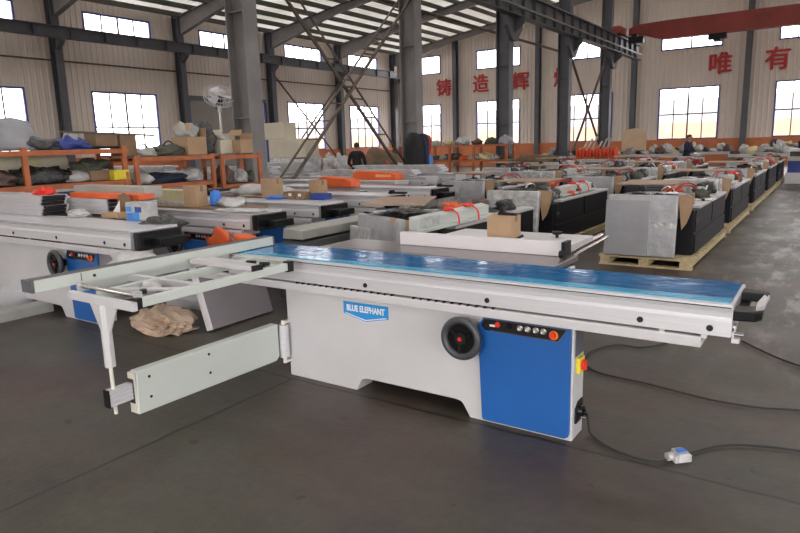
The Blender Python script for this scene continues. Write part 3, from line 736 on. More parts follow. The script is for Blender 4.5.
for i, (xr, y) in enumerate([(-11.2,6.6),(-11.2,8.1),(-11.1,9.6),(-11.1,11.0),(-11.2,12.4)]):
    saw_copy((xr-1.758, y+.15, 0), 'finished panel saw behind the tall columns on the left, %s going back' % ORD[i], K2, 'finished panel saws behind the columns')

# aluminium profiles stacked on the tables
def prof_template(L, h=.035, w=.30, m='alu_pale'):
    t = thing('aluminium_profile', '-', 'profile', (0,0,0))
    MB().prism([(0,0),(0,h*.30),(.006,h*.36),(.006,h*.6),(0,h*.66),(0,h*.95),(w,h*.95),(w,0)], 'x', -L, 0).build('body', m, t)
    bx(0, .03, .02, w-.04, 0.002, h*.9).build('end_cap', 'black', t)
    return t
pt = prof_template(1.95); ptn = prof_template(1.95, m='white_bag')
for c_ in list(ptn.children):
    if c_.name.startswith('end_cap'): c_.data.materials[0] = M['alu_pale']; c_.name = 'end_face'
for k in range(6):
    put(pt, (-7.08+.02*((k*7) % 3-1), 3.50, .950+k*.036), 'aluminium profile in the black-capped stack at the left edge, layer %d from the bottom' % (k+1), group='profiles stacked at the left edge')
pt2 = prof_template(1.6, .04, .2)
for k in range(4):
    put(pt2, (-6.42, 3.86, .950+k*.041), 'aluminium profile in the shaded stack behind the left one, layer %d from the bottom' % (k+1), group='profiles stacked behind')
for j, (x, y, z0, nl, lab) in enumerate([(-11.5,6.7,.932,9,'seen through the lower shelf'),(-11.5,8.2,.932,8,'seen through the small shelf frame'),(-11.4,9.7,.932,4,'by the foot of the big column'),(-11.4,11.1,.932,5,'in the middle behind the lattice brace'),(-11.6,12.5,.932,6,'behind the lattice brace, second pile'),(-7.4,11.25,.932,3,'on the low table in the middle'),(-7.5,12.6,.932,4,'on the far middle table')]):
    for k in range(nl):
        put(ptn, (x+.05*((k*5) % 3), y, z0+k*.047), 'pale profile %s, layer %d from the bottom' % (lab, k+1), group='profiles piled '+lab, scale=(1.25,1.2,1.25))
def slab(name, label, cat, x0, x1, y0, y1, z0, z1, m, bevel=.004, rz=0, group=None):
    c = ((x0+x1)/2, (y0+y1)/2, z0)
    o = bx(x0, x1, y0, y1, z0, z1).build(name, m, loc=c, bevel=bevel); o.rotation_euler.z = rz
    return tag(o, label, cat, group)
def lump(name, label, cat, c, rad, m, seed, amp=.30, group=None, n=24, mm=16, freq=4.2):
    o = MB().lump(c, rad, seed, amp, True, n, mm, freq).build(name, m, loc=c); return tag(o, label, cat, group)

lump('plastic_package', 'red and white package on top of the left profile stack', 'package', (-7.25,3.65,1.165), (.12,.10,.05), 'red', 2)
slab('grey_board', 'grey board lying on profiles under the left shelf', 'board', -7.5, -6.1, 4.12, 4.34, 1.11, 1.23, 'beam_grey')
slab('orange_board', 'orange wrapped board in front of the grey board', 'board', -7.2, -5.88, 3.90, 4.08, 1.114, 1.17, 'orange_plastic')
# open box and tissue pack on the first saw
t = thing('open_carton', 'open brown carton with raised flap on the nearest left saw', 'box', (-6.05, 3.75, .950))
bx(-6.2, -5.9, 3.66, 3.84, .950, 1.0).build('body', 'cardboard', t)
MB().prism([(-6.2,1.0),(-5.92,1.0),(-5.95,1.15),(-6.05,1.19),(-6.16,1.16)], 'y', 3.84, 3.845).build('flap', 'cardboard_dark', t)
MB().prism([(-6.14,.98),(-6.0,.98),(-5.98,1.12),(-6.06,1.05)], 'y', 3.74, 3.745).build('paper_liner', 'white', t)
t = thing('tissue_pack', 'white and blue printed pack standing beside the open brown carton', 'package', (-5.58, 3.72, .950))
bx(-5.72, -5.44, 3.63, 3.8, .950, 1.12).build('body', 'white_bag', t, bevel=.01)
for (a, b, c2, d2, m) in ((-5.70,-5.60,.93,1.02,'blue_bright'),(-5.59,-5.50,.94,1.03,'logo_blue'),(-5.70,-5.62,1.03,1.08,'logo_blue'),(-5.56,-5.46,1.03,1.08,'blue_plastic')):
    bx(a, b, 3.626, 3.63, c2, d2).build('printed_patch', m, t)
lump('crumpled_film', 'small crumpled clear film on the table between profiles and open carton', 'film', (-6.55,3.62,.950), (.16,.09,.05), 'clear_wrap', 4)
lump('machine_parts', 'black parts heaped at the right end of the nearest left saw', 'parts', (-5.15,3.62,.90), (.20,.15,.07), 'black_wrap', 6)
lump('crumpled_film', 'white crumpled film below the black bracket of the nearest left saw', 'film', (-4.75,3.05,.66), (.28,.16,.09), 'white_bag', 8)
# second saw load
slab('fibreboard_sheet', 'thin brown board lying on the second left saw', 'board', -6.95, -5.2, 4.62, 5.05, .950, .967, 'cardboard_dark', .001)
slab('foam_block', 'long pale yellow foam block on the second left saw', 'block', -6.85, -6.24, 4.78, 4.95, 1.012, 1.14, 'foam_yellow')
slab('wrapped_board', 'clear wrapped board under the pale yellow foam block', 'board', -6.9, -6.1, 4.7, 5.0, .967, 1.012, 'clear_wrap')
carton('cardboard_box', 'upright brown cardboard box at the right of the yellow foam block', (-6.03, 4.72, .967), (.22, .16, .24), rz=.05)
lump('blue_bag', 'small blue bag right behind the upright brown box', 'bag', (-5.86,4.86,.968), (.07,.06,.12), 'blue_bright', 3)
lump('crumpled_film', 'clear crumpled film right of the small blue bag', 'film', (-5.58,4.85,.968), (.18,.12,.07), 'clear_wrap', 9)
lump('plastic_sheet', 'thin bluish plastic sheet draped on the second left saw', 'film', (-5.15,4.62,.950), (.35,.12,.02), 'white_bag', 10)
t = thing('orange_bag', 'bright orange plastic bag hanging below the second left saw', 'bag', (-5.15,4.36,.60))
MB().lump((-5.19,4.34,.60), (.16,.08,.13), 12, .3, True, 18, 12).build('body', 'orange_plastic', t)
MB().lump((-4.85,4.36,.68), (.16,.07,.05), 13, .3, True, 14, 8).build('tail', 'orange_plastic', t)
# third saw load
carton('cardboard_box', 'tall brown cardboard box on the third left saw', (-6.42, 6.32, .930), (.21, .22, .26), rz=.1)
carton('cardboard_box', 'brown cardboard box behind the pair of small labelled boxes', (-5.66, 6.42, .930), (.17, .18, .24), rz=-.05)
carton('cardboard_box', 'small dark box with white label, left of the pair', (-5.93, 6.22, .930), (.15, .12, .10), 'cardboard_dark', parts=('label',))
carton('cardboard_box', 'small dark box with white label, right of the pair', (-5.74, 6.20, .930), (.15, .12, .10), 'cardboard_dark', parts=('label',))
carton('dark_blue_box', 'small dark blue box right of the labelled pair', (-5.46, 6.24, .930), (.24, .14, .08), 'blue_plastic', parts=())
lump('blue_pack', 'flat light blue pack in front of the tall brown box', 'package', (-6.2,6.15,.928), (.15,.09,.03), 'blue_bright', 5)
slab('fibreboard_sheet', 'brown board under the tall brown box on the third saw', 'board', -7.1, -5.95, 6.28, 6.75, .927, .940, 'fibreboard', .001)
lump('flat_package', 'grey film wrapped flat panels left of the tall brown box', 'package', (-7.0,6.75,.930), (.55,.35,.10), 'white_bag', 15)
# fourth and fifth: orange wrapped covers
for (x0, x1, y0, y1, lab) in ((-7.28,-6.55,8.25,8.5,'long orange wrapped piece on the fourth left saw'),(-8.05,-7.0,10.2,10.5,'longer orange wrapped piece further back with pale end')):
    t = thing('orange_cover', lab, 'package', ((x0+x1)/2, y0, .928))
    MB().prism([(x0,.928),(x1,.928),(x1,1.03),(x1-.15,1.07),(x0+.1,1.10),(x0,1.06)], 'y', y0, y1).build('body', 'orange_plastic', t, bevel=.01)
    if x0 < -7.5: bx(x0+.55*(x1-x0), x0+.9*(x1-x0), y0-.004, y0, .98, 1.03).build('pale_patch', 'orange_pale', t)
for i, (x, y, lab) in enumerate(((-5.0,7.3,'black clamp lying at the end of the fourth left saw'),(-5.05,8.7,'black clamp standing at the end of the fifth left saw'))):
    t = thing('clamp', lab, 'clamp', (x, y, .91)); bx(x-.12, x+.16, y-.04, y+.04, .928, .955).build('bar', 'black_gloss', t, bevel=.01); bx(x-.10, x-.05, y-.04, y+.04, .90, .98).build('jaw', 'black_gloss', t, bevel=.01)
# dark panels and grey beam behind the saw
for k in range(3):
    slab('steel_trough', 'dark grey steel trough lying behind the blue film, layer %d from the floor' % (k+1), 'trough', -4.80+.03*k, -4.42, 4.75, 6.3, .02+.22*k, .2+.22*k, 'dark_beam', group='dark troughs behind the blue film')
o = MB().prism([(-4.72,.665),(-4.44,.665),(-4.44,.76),(-4.70,.78)], 'y', 4.75, 6.1).build('grey_beam', 'beam_grey', loc=(-4.5,5,.665), bevel=.01)
tag(o, 'film wrapped grey beam lying on the dark troughs behind the blue film', 'beam')

# ================================================================ CRATED MACHINES ON PALLETS
def tm_pallet():
    t = thing('wooden_pallet', '-', 'pallet', (0,0,0), 'pallets')
    for x in (0, .48, .96): bx(x, x+.12, 0, 3.05, .022, .105).build('runner', 'pallet_wood', t)
    mb = MB(); y = 0
    while y < 3.0: mb.box(-.02, 1.10, y, y+.12, .105, .128); y += .21
    mb.build('deck', 'pallet_wood', t)
    bx(-.02, 1.10, 0, .12, 0, .022).box(-.02, 1.10, 2.9, 3.05, 0, .022).build('bottom_board', 'pallet_wood', t)
    return t
def tm_body():
    t = thing('packed_panel_saw', '-', 'machine', (0,0,0), 'machines packed on pallets')
    b = bx(.10, 1.04, .25, 3.0, .13, .70).build('body', 'black_paint', t, bevel=.01)
    for y0, y1 in ((.32,1.6),(1.66,2.95)):
        bx(1.04, 1.055, y0, y1, .42, .69).build('side_panel', 'black_paint', t, bevel=.003)
    bx(1.04, 1.06, .3, 2.97, .15, .385).build('lower_panel', 'black_paint', t, bevel=.004)
    bx(1.055, 1.065, .36, .44, .52, .56).build('handle', 'dark_beam', t)
    bx(.90, 1.07, .5, 2.95, .70, .735).build('top_ledge', 'white_paint', t, bevel=.003)
    mb = MB().lump((.32,.52,.72), (.28,.40,.165), 7, .20, True, 30, 18, 5, .6).lump((.72,.52,.72), (.26,.40,.165), 17, .20, True, 30, 18, 5, .6)
    mb.build('saw_unit', 'black_wrap', t)
    return t
def tm_foil(v):
    t = thing('foil_wrapped_panel', '-', 'panel', (0,0,0), 'foil wrapped panels')
    R = Matrix.Translation((0,.22,.13)) @ Matrix.Rotation(-.10 if v != 2 else -.16, 4, 'X') @ Matrix.Translation((0,-.22,-.13))
    if v == 0:
        MB().box(.02, .93, .0, .06, .13, .93, R).build('body', 'foil', t, bevel=.012)
        MB().box(.0, .58, -.035, -.001, .13, .86, R).build('front_board', 'foil_smooth', t, bevel=.006)
        MB().box(.60, .93, -.006, -.001, .50, .58, R).build('tape', 'clear_wrap', t)
    else:
        MB().box(.05, .95, .0, .09, .13, .92, R).build('body', 'foil' if v == 1 else 'clear_wrap', t, bevel=.02)
        MB().box(.0, .42, -.06, -.001, .13, .78, R).build('front_board', 'clear_wrap' if v == 1 else 'foil', t, bevel=.01)
    return t
def tm_sheet():
    t = thing('cardboard_sheet', '-', 'cardboard', (0,0,0), 'cardboard sheets')
    MB().add([(.88,.12,.91),(1.05,.22,.88),(1.02,.26,.70),(.97,.24,.54),(.92,.2,.46)], [(0,1,2,3,4)]).add([(.88,.125,.91),(1.05,.225,.88),(1.02,.265,.70),(.97,.245,.54),(.92,.205,.46)], [(4,3,2,1,0)]).build('sheet', 'cardboard', t)
    return t
def tm_board(w=.9, l=.75):
    o = bx(0, w, 0, l, 0, .018).build('fibreboard_sheet', 'fibreboard', loc=(0,0,0), bevel=.002); o['category'] = 'board'; o['group'] = 'boards on the packed machines'; o['label'] = '-'; return o
def tm_beam():
    t = thing('strapped_profile', '-', 'beam', (0,0,0), 'strapped beams')
    MB().prism([(0,0),(.10,0),(.10,.12),(.0,.15)], 'y', 0, 1.9).build('body', 'pale_green', t, bevel=.003)
    bx(.02, .18, -.05, 2.0, -.03, -.002).build('lower_flange', 'pale_green', t)
    MB().box(-.02, .106, .1, .55, .01, .13).build('wrapped_end', 'clear_wrap', t, bevel=.01)
    for y in (.85, 1.4):
        s = MB().tube([(.19,y,-.03),(.16,y+.02,.1),(.08,y,.16),(-.01,y-.02,.14)], .012, 6).build('strap', 'red', t)
        MB().lump((.05,y,.15), (.07,.06,.03), 3, .3).build('knot', 'red', s)
    return t
def tm_hose():
    t = thing('red_hose', '-', 'hose', (0,0,0), 'red hoses')
    MB().tube([(0,0,0),(.02,.15,.17),(.08,.4,.20),(.16,.65,.12),(.2,.8,0)], .014, 6).build('hose', 'red_dull', t)
    MB().tube([(-.1,.3,0),(-.06,.4,.15),(.02,.6,.22),(.1,.85,.16),(.14,1.0,.02)], .014, 6).build('hose', 'red_dull', t)
    return t
def tm_lump(name, m, rad, seed, cat):
    o = MB().lump((0,0,0), rad, seed, .35, True, 16, 10).build(name, m, loc=(0,0,0)); o['category'] = cat; o['label'] = '-'; o['group'] = name.replace('_',' ')+'s on the machines'; return o
PAL = tm_pallet(); BOD = tm_body(); FO = [tm_foil(0), tm_foil(1), tm_foil(2)]; SHE = tm_sheet(); BRD = tm_board(); BEA = tm_beam(); HOS = tm_hose()
def multi(name, cat, parts):
    t = thing(name, '-', cat, (0,0,0), name.replace('_',' ')+'s on the packed machines')
    for pn, mb, m in parts: mb.build(pn, m, t)
    return t
def t_motor():
    mb = MB().cyl((0,-.14,.09), (0,.12,.09), .085, n=16)
    for k in range(10): a = PI*k/9; mb.box(-.003,.003,-.12,.1,.08,.105, Matrix.Translation((0,0,.09)) @ Matrix.Rotation(a-PI/2,4,'Y') @ Matrix.Translation((0,0,-.005)))
    return multi('electric_motor', 'motor', [('housing', mb, 'steel_dark'), ('fan_cover', MB().cyl((0,.12,.09),(0,.17,.09),.088,.07,16), 'black'), ('shaft', MB().cyl((0,-.2,.09),(0,-.14,.09),.015), 'chrome'), ('foot', bx(-.09,.09,-.1,.08,0,.012), 'steel_dark'), ('terminal_box', bx(-.04,.04,-.06,.03,.165,.21), 'black')])
def t_wheel():
    mb = MB().ring((0,0,.12), (1,.2,.3), .10, .014, 24, 7)
    for k in range(3): a = 2*PI*k/3; mb.bar((0,0,.12), (0,.1*math.cos(a),.12+.1*math.sin(a)*.93), .014)
    return multi('loose_handwheel', 'handwheel', [('rim', mb, 'chrome'), ('hub', MB().cyl((-.02,0,.12),(.02,.01,.13),.03), 'black'), ('stand', bx(-.05,.05,-.04,.04,0,.03), 'beam_grey')])
def t_bracket():
    return multi('angle_bracket', 'bracket', [('base', bx(-.15,.15,-.05,.05,0,.02), 'white_paint'), ('upright', bx(-.15,-.12,-.05,.05,.02,.17), 'white_paint'), ('knob', MB().cyl((.08,0,.02),(.08,0,.07),.012).cyl((.08,0,.07),(.08,0,.09),.028,n=8), 'black')])
def t_blade():
    return multi('guard_hood', 'guard', [('hood', MB().prism([(-.2,0),(.2,0),(.2,.05),(.1,.15),(-.12,.16),(-.2,.08)],'y',-.02,.02), 'clear_wrap'), ('arm', MB().bar((.15,0,.03),(.34,.02,.14),.025), 'alu_pale')])
def t_rods():
    return multi('guide_rods', 'rods', [('rod', MB().cyl((-.3,-.03,.025),(.3,.0,.025),.02), 'chrome'), ('rod', MB().cyl((-.28,.04,.025),(.28,.06,.025),.02), 'alu_pale'), ('clip', bx(-.1,-.05,-.07,.09,.0,.055), 'black')])
def t_box():
    return multi('parts_carton', 'box', [('body', bx(-.09,.09,-.07,.07,0,.10), 'cardboard'), ('paper_label', bx(-.05,.05,-.073,-.07,.03,.07), 'white')])
def t_pack(m, n): 
    return multi(n, 'package', [('body', MB().lump((0,0,0),(.13,.10,.09),len(n),.4,True,16,10,4), m)])
LU = [(t_motor(),'electric motor'),(t_wheel(),'bright handwheel'),(t_bracket(),'white angle bracket'),(t_blade(),'clear wrapped guard hood'),(t_rods(),'two bright rods'),(t_box(),'small labelled carton'),
      (t_pack('orange_plastic','orange_package'),'orange package'),(t_pack('white_bag','white_packet'),'white packet'),(t_pack('olive_parts','olive_bundle'),'dark olive bundle'),(t_pack('black_wrap','black_bundle'),'black wrapped bundle'),(t_pack('rust_parts','brown_casting'),'brown casting'),(t_pack('red_dull','red_package'),'red package')]
UP = bx(0, .80, 0, .06, 0, .21).build('upright_panel', 'clear_wrap', loc=(0,0,0), bevel=.012); UP['category'] = 'panel'; UP['label'] = '-'; UP['group'] = 'upright wrapped panels'
rows = {'first row': (-2.40, [8.15,11.6,15.3,18.9,22.5]), 'second row': (-4.32, [5.05,8.45,12.2,15.8,19.4]),
        'third row': (-6.25, [10.6,14.2,17.8,21.4]), 'fourth row': (-8.25, [16.2,19.9])}
rr = random.Random(11)
spots = ['front left','front middle','front right','middle left','centre','middle right','by the hoses','back left','back middle','back right','far back left','far back','far right','ledge']
for rn, (x0, ys) in rows.items():
    for i, y0 in enumerate(ys):
        w = '%s machine, %s from the right' % (ORD[i], rn)
        first = rn[0] == 's' and i == 0
        put(PAL, (x0, y0, 0), 'wooden pallet under the '+w)
        put(BOD, (x0, y0+(.35 if first else .10), 0), 'black packed machine, %s one in the %s from the right' % (ORD[i], rn), scale=(1,.88,1) if first else (1,.965,1))
        v = 0 if (rn == 'first row' and i == 0) else (1 if i % 2 == 0 else 2)
        put(FO[v], (x0+.12, y0+.18, 0) if first else (x0+.05, y0-.02, 0), 'grey foil wrapped panel before the '+w, rz=-.42 if first else 0, scale=(.92,1,.96) if first else (.91,1,.95))
        if rn != 'fourth row': put(SHE, (x0, y0+(-.22 if first else .02), 0), 'torn brown cardboard at the corner of the '+w, scale=(.97,1,1) if first else None)
        if first: put(BRD, (x0+.42, y0+.02, 1.0), 'brown fibreboard sheet on the '+w, rz=.42, scale=(.72,1.2,1))
        else: put(BRD, (x0+.08+rr.uniform(-.03,.03), y0+.34, 1.0), 'brown fibreboard sheet on the '+w, rz=rr.uniform(-.05,.05), scale=(.92 if i else .8, rr.uniform(.9,1.15), 1))
        if first: put(BEA, (x0+1.03, y0-.05, .80), 'pale green beam with red straps on the '+w)
        elif i in (1, 3): put(BEA, (x0+.84, y0+.9, .78), 'pale green beam with red straps on the '+w, scale=(.9,.8,.8))
        if not first: put(HOS, (x0+.66, y0+1.15, .75), 'pair of red hoses over the '+w, scale=(1,1,.85+.1*(i % 3)))
        if i % 2 == 0 and not first: put(UP, (x0+.16, y0+2.75, .72), 'pale wrapped panel standing on the back of the '+w)
        pos = [(.20,1.12),(.48,1.05),(.80,1.0),(.22,1.42),(.50,1.38),(.78,1.40),(.90,1.75),(.25,1.78),(.55,1.75),(.82,2.1),(.28,2.2),(.55,2.3),(.85,2.5),(.98,1.25)]
        seq = [9,6,2,8,1,4,8,0,3,5,10,2,9,4]
        for j, (px_, py_) in enumerate(pos):
            k = seq[j] if rr.random() < .45 else rr.choice([0,1,2,3,4,5,6,8,8,9,9,9,10,10,11,0])
            s = rr.uniform(.75, 1.15) if j != 13 else .5
            if first and k in (1, 3): k = 9
            if first and j in (2,5,6,9,13): continue
            put(LU[k][0], (x0+px_+rr.uniform(-.04,.04), y0+py_+rr.uniform(-.05,.05), .702 if j not in (2,6,9,12,13) else .738), '%s lying %s on the %s' % (LU[k][1], spots[j], w), rz=rr.uniform(0,3), scale=(s*1.1, s, s*rr.uniform(.9,1.25)))
# ================================================================ SHELVES AND THE FAR CLUTTER
def shelf(label, x0, x1, y0, y1, levels, z1, posts=(0, 1), m='orange_steel'):
    t = thing('steel_shelf', label, 'shelf', ((x0+x1)/2, (y0+y1)/2, 0))
    for f in posts:
        yy = y0+(y1-y0)*f
        for x in (x0, x1): bx(x-.025, x+.025, yy-.035, yy+.035, 0, z1).build('post', m, t)
    for z in levels:
        b = bx(x1-.02, x1+.02, y0, y1, z-.07, z).box(x0-.02, x0+.02, y0, y1, z-.07, z).build('beam', m, t)
        bx(x0, x1, y0, y1, z-.02, z).build('deck', 'cardboard_dark', b)
    return t
shelf('orange steel shelf at the left edge loaded with bags and a yellow crate', -9.7, -9.0, 2.2, 5.86, (.62,1.19,1.66), 1.70, (.0,.58,.98))
shelf('lower orange steel shelf between the left shelf and the big column', -9.7, -9.0, 5.95, 7.5, (.55,1.08,1.52), 1.54, (.02,.98))
shelf('small orange steel shelf frame at the foot of the big column', -9.45, -8.95, 7.62, 8.55, (.98,1.50), 1.52, (.02,.98))
# on the left shelf, top board
L = [('plastic_bag','big pale grey plastic bag on the top left shelf','bag',(-9.35,3.9,1.665),(.30,.75,.34),'grey_bag',31),
 ('parts_bundle','flat black bundle on the top shelf right of the grey bag','bundle',(-9.3,4.72,1.665),(.22,.26,.11),'black_wrap',32),
 ('blue_bag','dark blue bag on the top of the left shelf','bag',(-9.3,5.12,1.665),(.22,.24,.12),'blue_plastic',33),
 ('black_mat','low black mat bundle right of the dark blue bag','bundle',(-9.3,5.55,1.665),(.2,.26,.03),'black_cloth',34),
 ('black_bundle','long black bundle on the middle board of the left shelf','bundle',(-9.3,4.62,1.20),(.22,.42,.15),'black_wrap',35),
 ('castings','brown castings on the middle board at the left edge','castings',(-9.3,4.05,1.20),(.24,.28,.14),'rust_parts',36),
 ('white_bag','pale crumpled bag on the middle board beside the brown box','bag',(-9.3,5.12,1.20),(.2,.18,.10),'white_bag',37),
 ('green_bundle','dark green rolled bundle above the brown open tray','bundle',(-9.35,5.45,1.36),(.2,.3,.1),'olive_parts',38),
 ('white_bag','crumpled white bags left of the lower shelf frame','bag',(-9.3,5.98+.22,1.09),(.22,.2,.14),'white_bag',39),
 ('blue_rags','heap of navy rags on the middle board of the lower shelf','rags',(-9.3,6.6,1.09),(.24,.5,.10),'navy',40),
 ('white_bag','white bag heap on the middle board near the right post','bag',(-9.3,7.2,1.09),(.2,.2,.15),'white_bag',41),
 ('cable_coil','grey cable coil on top of the lower shelf','coil',(-9.3,6.30,1.525),(.22,.22,.09),'beam_grey',42),
 ('cable_coil','dark green grey coil beside the tilted brown box','coil',(-9.3,6.78,1.525),(.22,.26,.12),'olive_parts',43)]
for a in L: lump(*a)
for y, r_, lab in ((6.32,.13,'grey cable hoop sticking up from the grey coil'),(6.8,.16,'black cable hoop arching over the dark coil')):
    o = MB().tube([(-9.25,y-r_,1.53),(-9.25,y-r_*.6,1.53+r_*1.2),(-9.25,y+r_*.2,1.53+r_*1.4),(-9.25,y+r_,1.54)], .012, 6).build('cable_hoop', 'rubber', loc=(-9.25,y,1.53)); tag(o, lab, 'cable')
slab('long_carton', 'long cream carton on the middle board of the left shelf', 'box', -9.69, -9.54, 2.6, 5.2, 1.20, 1.60, 'cream_carton')
slab('cream_board', 'pale upright board in front of the long cream carton', 'board', -9.535, -9.515, 4.62, 4.82, 1.20, 1.58, 'foam_yellow', .001)
slab('open_tray', 'brown open tray beside the yellow crate', 'box', -9.5, -9.1, 5.28, 5.60, 1.20, 1.35, 'cardboard_dark')
t = thing('yellow_crate', 'yellow plastic crate on the middle board of the left shelf', 'crate', (-9.2, 5.7, 1.195))
bx(-9.4, -8.98, 5.58, 5.84, 1.195, 1.34).build('body', 'yellow', t, bevel=.008); bx(-8.985, -8.972, 5.6, 5.82, 1.31, 1.34).box(-8.985,-8.972,5.65,5.68,1.2,1.31).box(-8.985,-8.972,5.74,5.77,1.2,1.31).build('rib', 'yellow', t)
for k, (y, s) in enumerate(((4.0,.55),(4.62,.5),(5.2,.55))):
    carton('blue_bin', 'dark blue plastic bin on the lowest board of the left shelf, %s from the left' % ['first','second','third'][k], (-9.25, y, .63), (.5, s, .42), 'blue_plastic', parts=())
carton('cardboard_box', 'grey brown box at the right end of the left shelf top', (-9.35, 5.66, 1.70), (.3, .36, .2), 'cardboard_dark', parts=())
carton('cardboard_box', 'second grey brown box on top where the two shelves meet', (-9.35, 6.02, 1.54), (.3, .28, .34), 'cardboard_dark', parts=())
o = MB().bar((-9.2,4.95,1.92),(-9.2,6.5,1.86),.03).build('steel_rod','brace',loc=(-9.2,5.7,1.9)); tag(o,'long thin rod lying across the boxes on the shelf tops','rod')
o = MB().prism([(5.0,1.68),(5.18,1.68),(5.22,1.92),(5.1,1.93)],'x',-9.35,-9.2).build('steel_bracket','beam_grey',loc=(-9.3,5.1,1.68)); tag(o,'grey bracket standing behind the dark blue bag','bracket')
t = carton('cardboard_box', 'tilted open brown carton stuffed with grey parts on the lower shelf', (-9.3, 7.25, 1.53), (.42, .40, .30), rz=.0, parts=('open',))
lump('grey_parts', 'grey tubes sticking out of the tilted carton', 'parts', (-9.3,7.2,1.83), (.2,.2,.16), 'beam_grey', 44)
lump('black_parts', 'black tangled parts right of the tilted carton', 'parts', (-9.35,7.6,1.53), (.2,.2,.34), 'black_wrap', 45)
carton('cardboard_box', 'pale carton with white bag on the small shelf frame', (-9.35, 8.0, 1.53), (.34, .34, .24), 'cream_carton', parts=('open',))
carton('cardboard_box', 'brown carton next to the pale one on the small shelf frame', (-9.12, 8.25, 1.53), (.32, .30, .24), parts=('open',))
lump('white_bag', 'white bag bulging out of the pale carton', 'bag', (-9.35,8.0,1.77), (.13,.12,.08), 'white_bag', 46)
for j, (y, z, m, s, lab) in enumerate(((7.85,1.0,'rust_parts',.2,'brown castings inside the small shelf frame'),(8.2,1.0,'white_bag',.14,'white parts inside the small shelf frame'),(8.38,1.0,'olive_parts',.13,'dark parts at the right inside the small shelf frame'))):
    lump('parts_heap', lab, 'parts', (-9.2,y,z), (.2,s*.9,s), m, 50+j)
slab('black_cabinet', 'black steel cabinet below the small orange shelf frame', 'cabinet', -8.96, -8.62, 7.0, 8.25, .02, .92, 'black_paint')
# cartons behind the big column
slab('pallet_rack_table', 'low table carrying the two cream cartons behind the big column', 'table', -14.6, -12.9, 14.3, 15.3, 0, 1.26, 'wall_grey') if False else None
carton('cream_carton', 'upper cream carton stacked right of the big column', (-14.15, 14.35, 1.86), (1.02, .5, .49), 'cream_carton', parts=('tape',), tape='cream_carton')
carton('cream_carton', 'lower long cream carton stacked right of the big column', (-13.6, 14.4, 1.30), (1.50, .6, .555), 'cream_carton', parts=('tape',), tape='cream_carton')
slab('packing_stack', 'wrapped stack of boards carrying the cream cartons', 'stack', -14.35, -12.85, 14.1, 14.75, .0, 1.298, 'clear_wrap')
o = MB().lump((-14.9,16.7,.9),(.26,.22,.5),61,.2).build('orange_bag','orange_plastic',loc=(-14.9,17.0,.9)); tag(o,'tall orange plastic sack standing by the left windows','sack')
for k in range(7):
    x, y = -15.9+.55*(k % 4), 17.5+.6*(k//4)
    lump('white_sack', 'white sack in the heap by the left windows, number %s from the left' % ORD[k].replace('nearest','first'), 'sack', (x,y,.745), (.24,.26,.30+.08*(k//4)), 'white_bag', 70+k, group='white sacks by the left windows')
slab('work_table', 'long table under the white sacks by the left windows', 'table', -16.5, -13.6, 17.0, 18.6, .66, .74, 'white_paint')
for x in (-16.0,-11.8):
    for y in (16.8,18.0): pass
# drum fan on a pole
t = thing('pedestal_fan', 'large grey pedestal fan left of the big column', 'fan', (-10.3, 8.9, 0))
c = Vector((-10.33, 8.88, 2.62)); ax = Vector((.62,-.35,.85)).normalized()
mb = MB()
for k, (dr, da) in enumerate(((.31,0),(.31,.10),(.21,.13),(.10,.14),(.21,-.04),(.10,-.05))): mb.ring(c+ax*da, ax, dr, .006, 32, 5)
u = ax.orthogonal().normalized(); v = ax.cross(u)
for k in range(32):
    a = 2*PI*k/32; d = u*math.cos(a)+v*math.sin(a)
    mb.tube([c+ax*.16, c+ax*.13+d*.21, c+ax*.10+d*.31, c+d*.31, c-ax*.04+d*.21, c-ax*.05], .003, 4, False)
mb.build('cage', 'alu_pale', t)
mb = MB()
for k in range(3):
    a = 2*PI*k/3; d = u*math.cos(a)+v*math.sin(a); e = ax.cross(d)
    mb.add([c+d*.05+e*.03+ax*.04, c+d*.27+e*.11+ax*.03, c+d*.28-e*.07+ax*.08, c+d*.05-e*.04+ax*.08], [(0,1,2,3)])
mb.build('blades', 'alu_pale', t)
MB().cyl(c-ax*.24, c+ax*.0, .07, .085).build('motor', 'black_paint', t)
MB().bar(c-ax*.1+Vector((0,0,-.02)), c-ax*.1+Vector((0,0,-.2)), .06).build('yoke', 'white_paint', t)
MB().cyl((c-ax*.1).to_tuple()[:2]+(0.05,), (c-ax*.1).to_tuple()[:2]+(2.52,), .022, n=10).build('pole', 'alu_pale', t)
q = c-ax*.1
MB().cyl((q.x,q.y,0), (q.x,q.y,.05), .28, .25, 24).build('base', 'black_paint', t)
# coats hung on the second column
t = thing('hung_jackets', 'black navy and red jackets hanging on the second column', 'jackets', (-9.45, 15.1, 1.0))
MB().lump((-9.45,14.74,.98), (.18,.28,.66), 81, .16, False, 30, 20, sq=.55).build('black_jacket', 'black_cloth', t)
MB().lump((-9.40,15.06,1.0), (.17,.16,.60), 82, .16, False, 26, 18, sq=.55).build('navy_jacket', 'navy', t)
MB().lump((-9.42,15.27,1.28), (.14,.10,.28), 83, .16, False, 22, 14, sq=.6).build('red_jacket', 'red_cloth', t)
MB().lump((-9.38,15.28,.80), (.13,.12,.24), 84, .16, False, 22, 14, sq=.6).build('blue_jacket', 'blue_bright', t)
bx(-9.56,-9.50,14.6,15.6,1.66,1.72).build('hook_rail', 'brace', t)
for o_ in t.children:
    if 'jacket' in o_.name: o_.data.transform(Matrix.Translation((0,0,.27)))
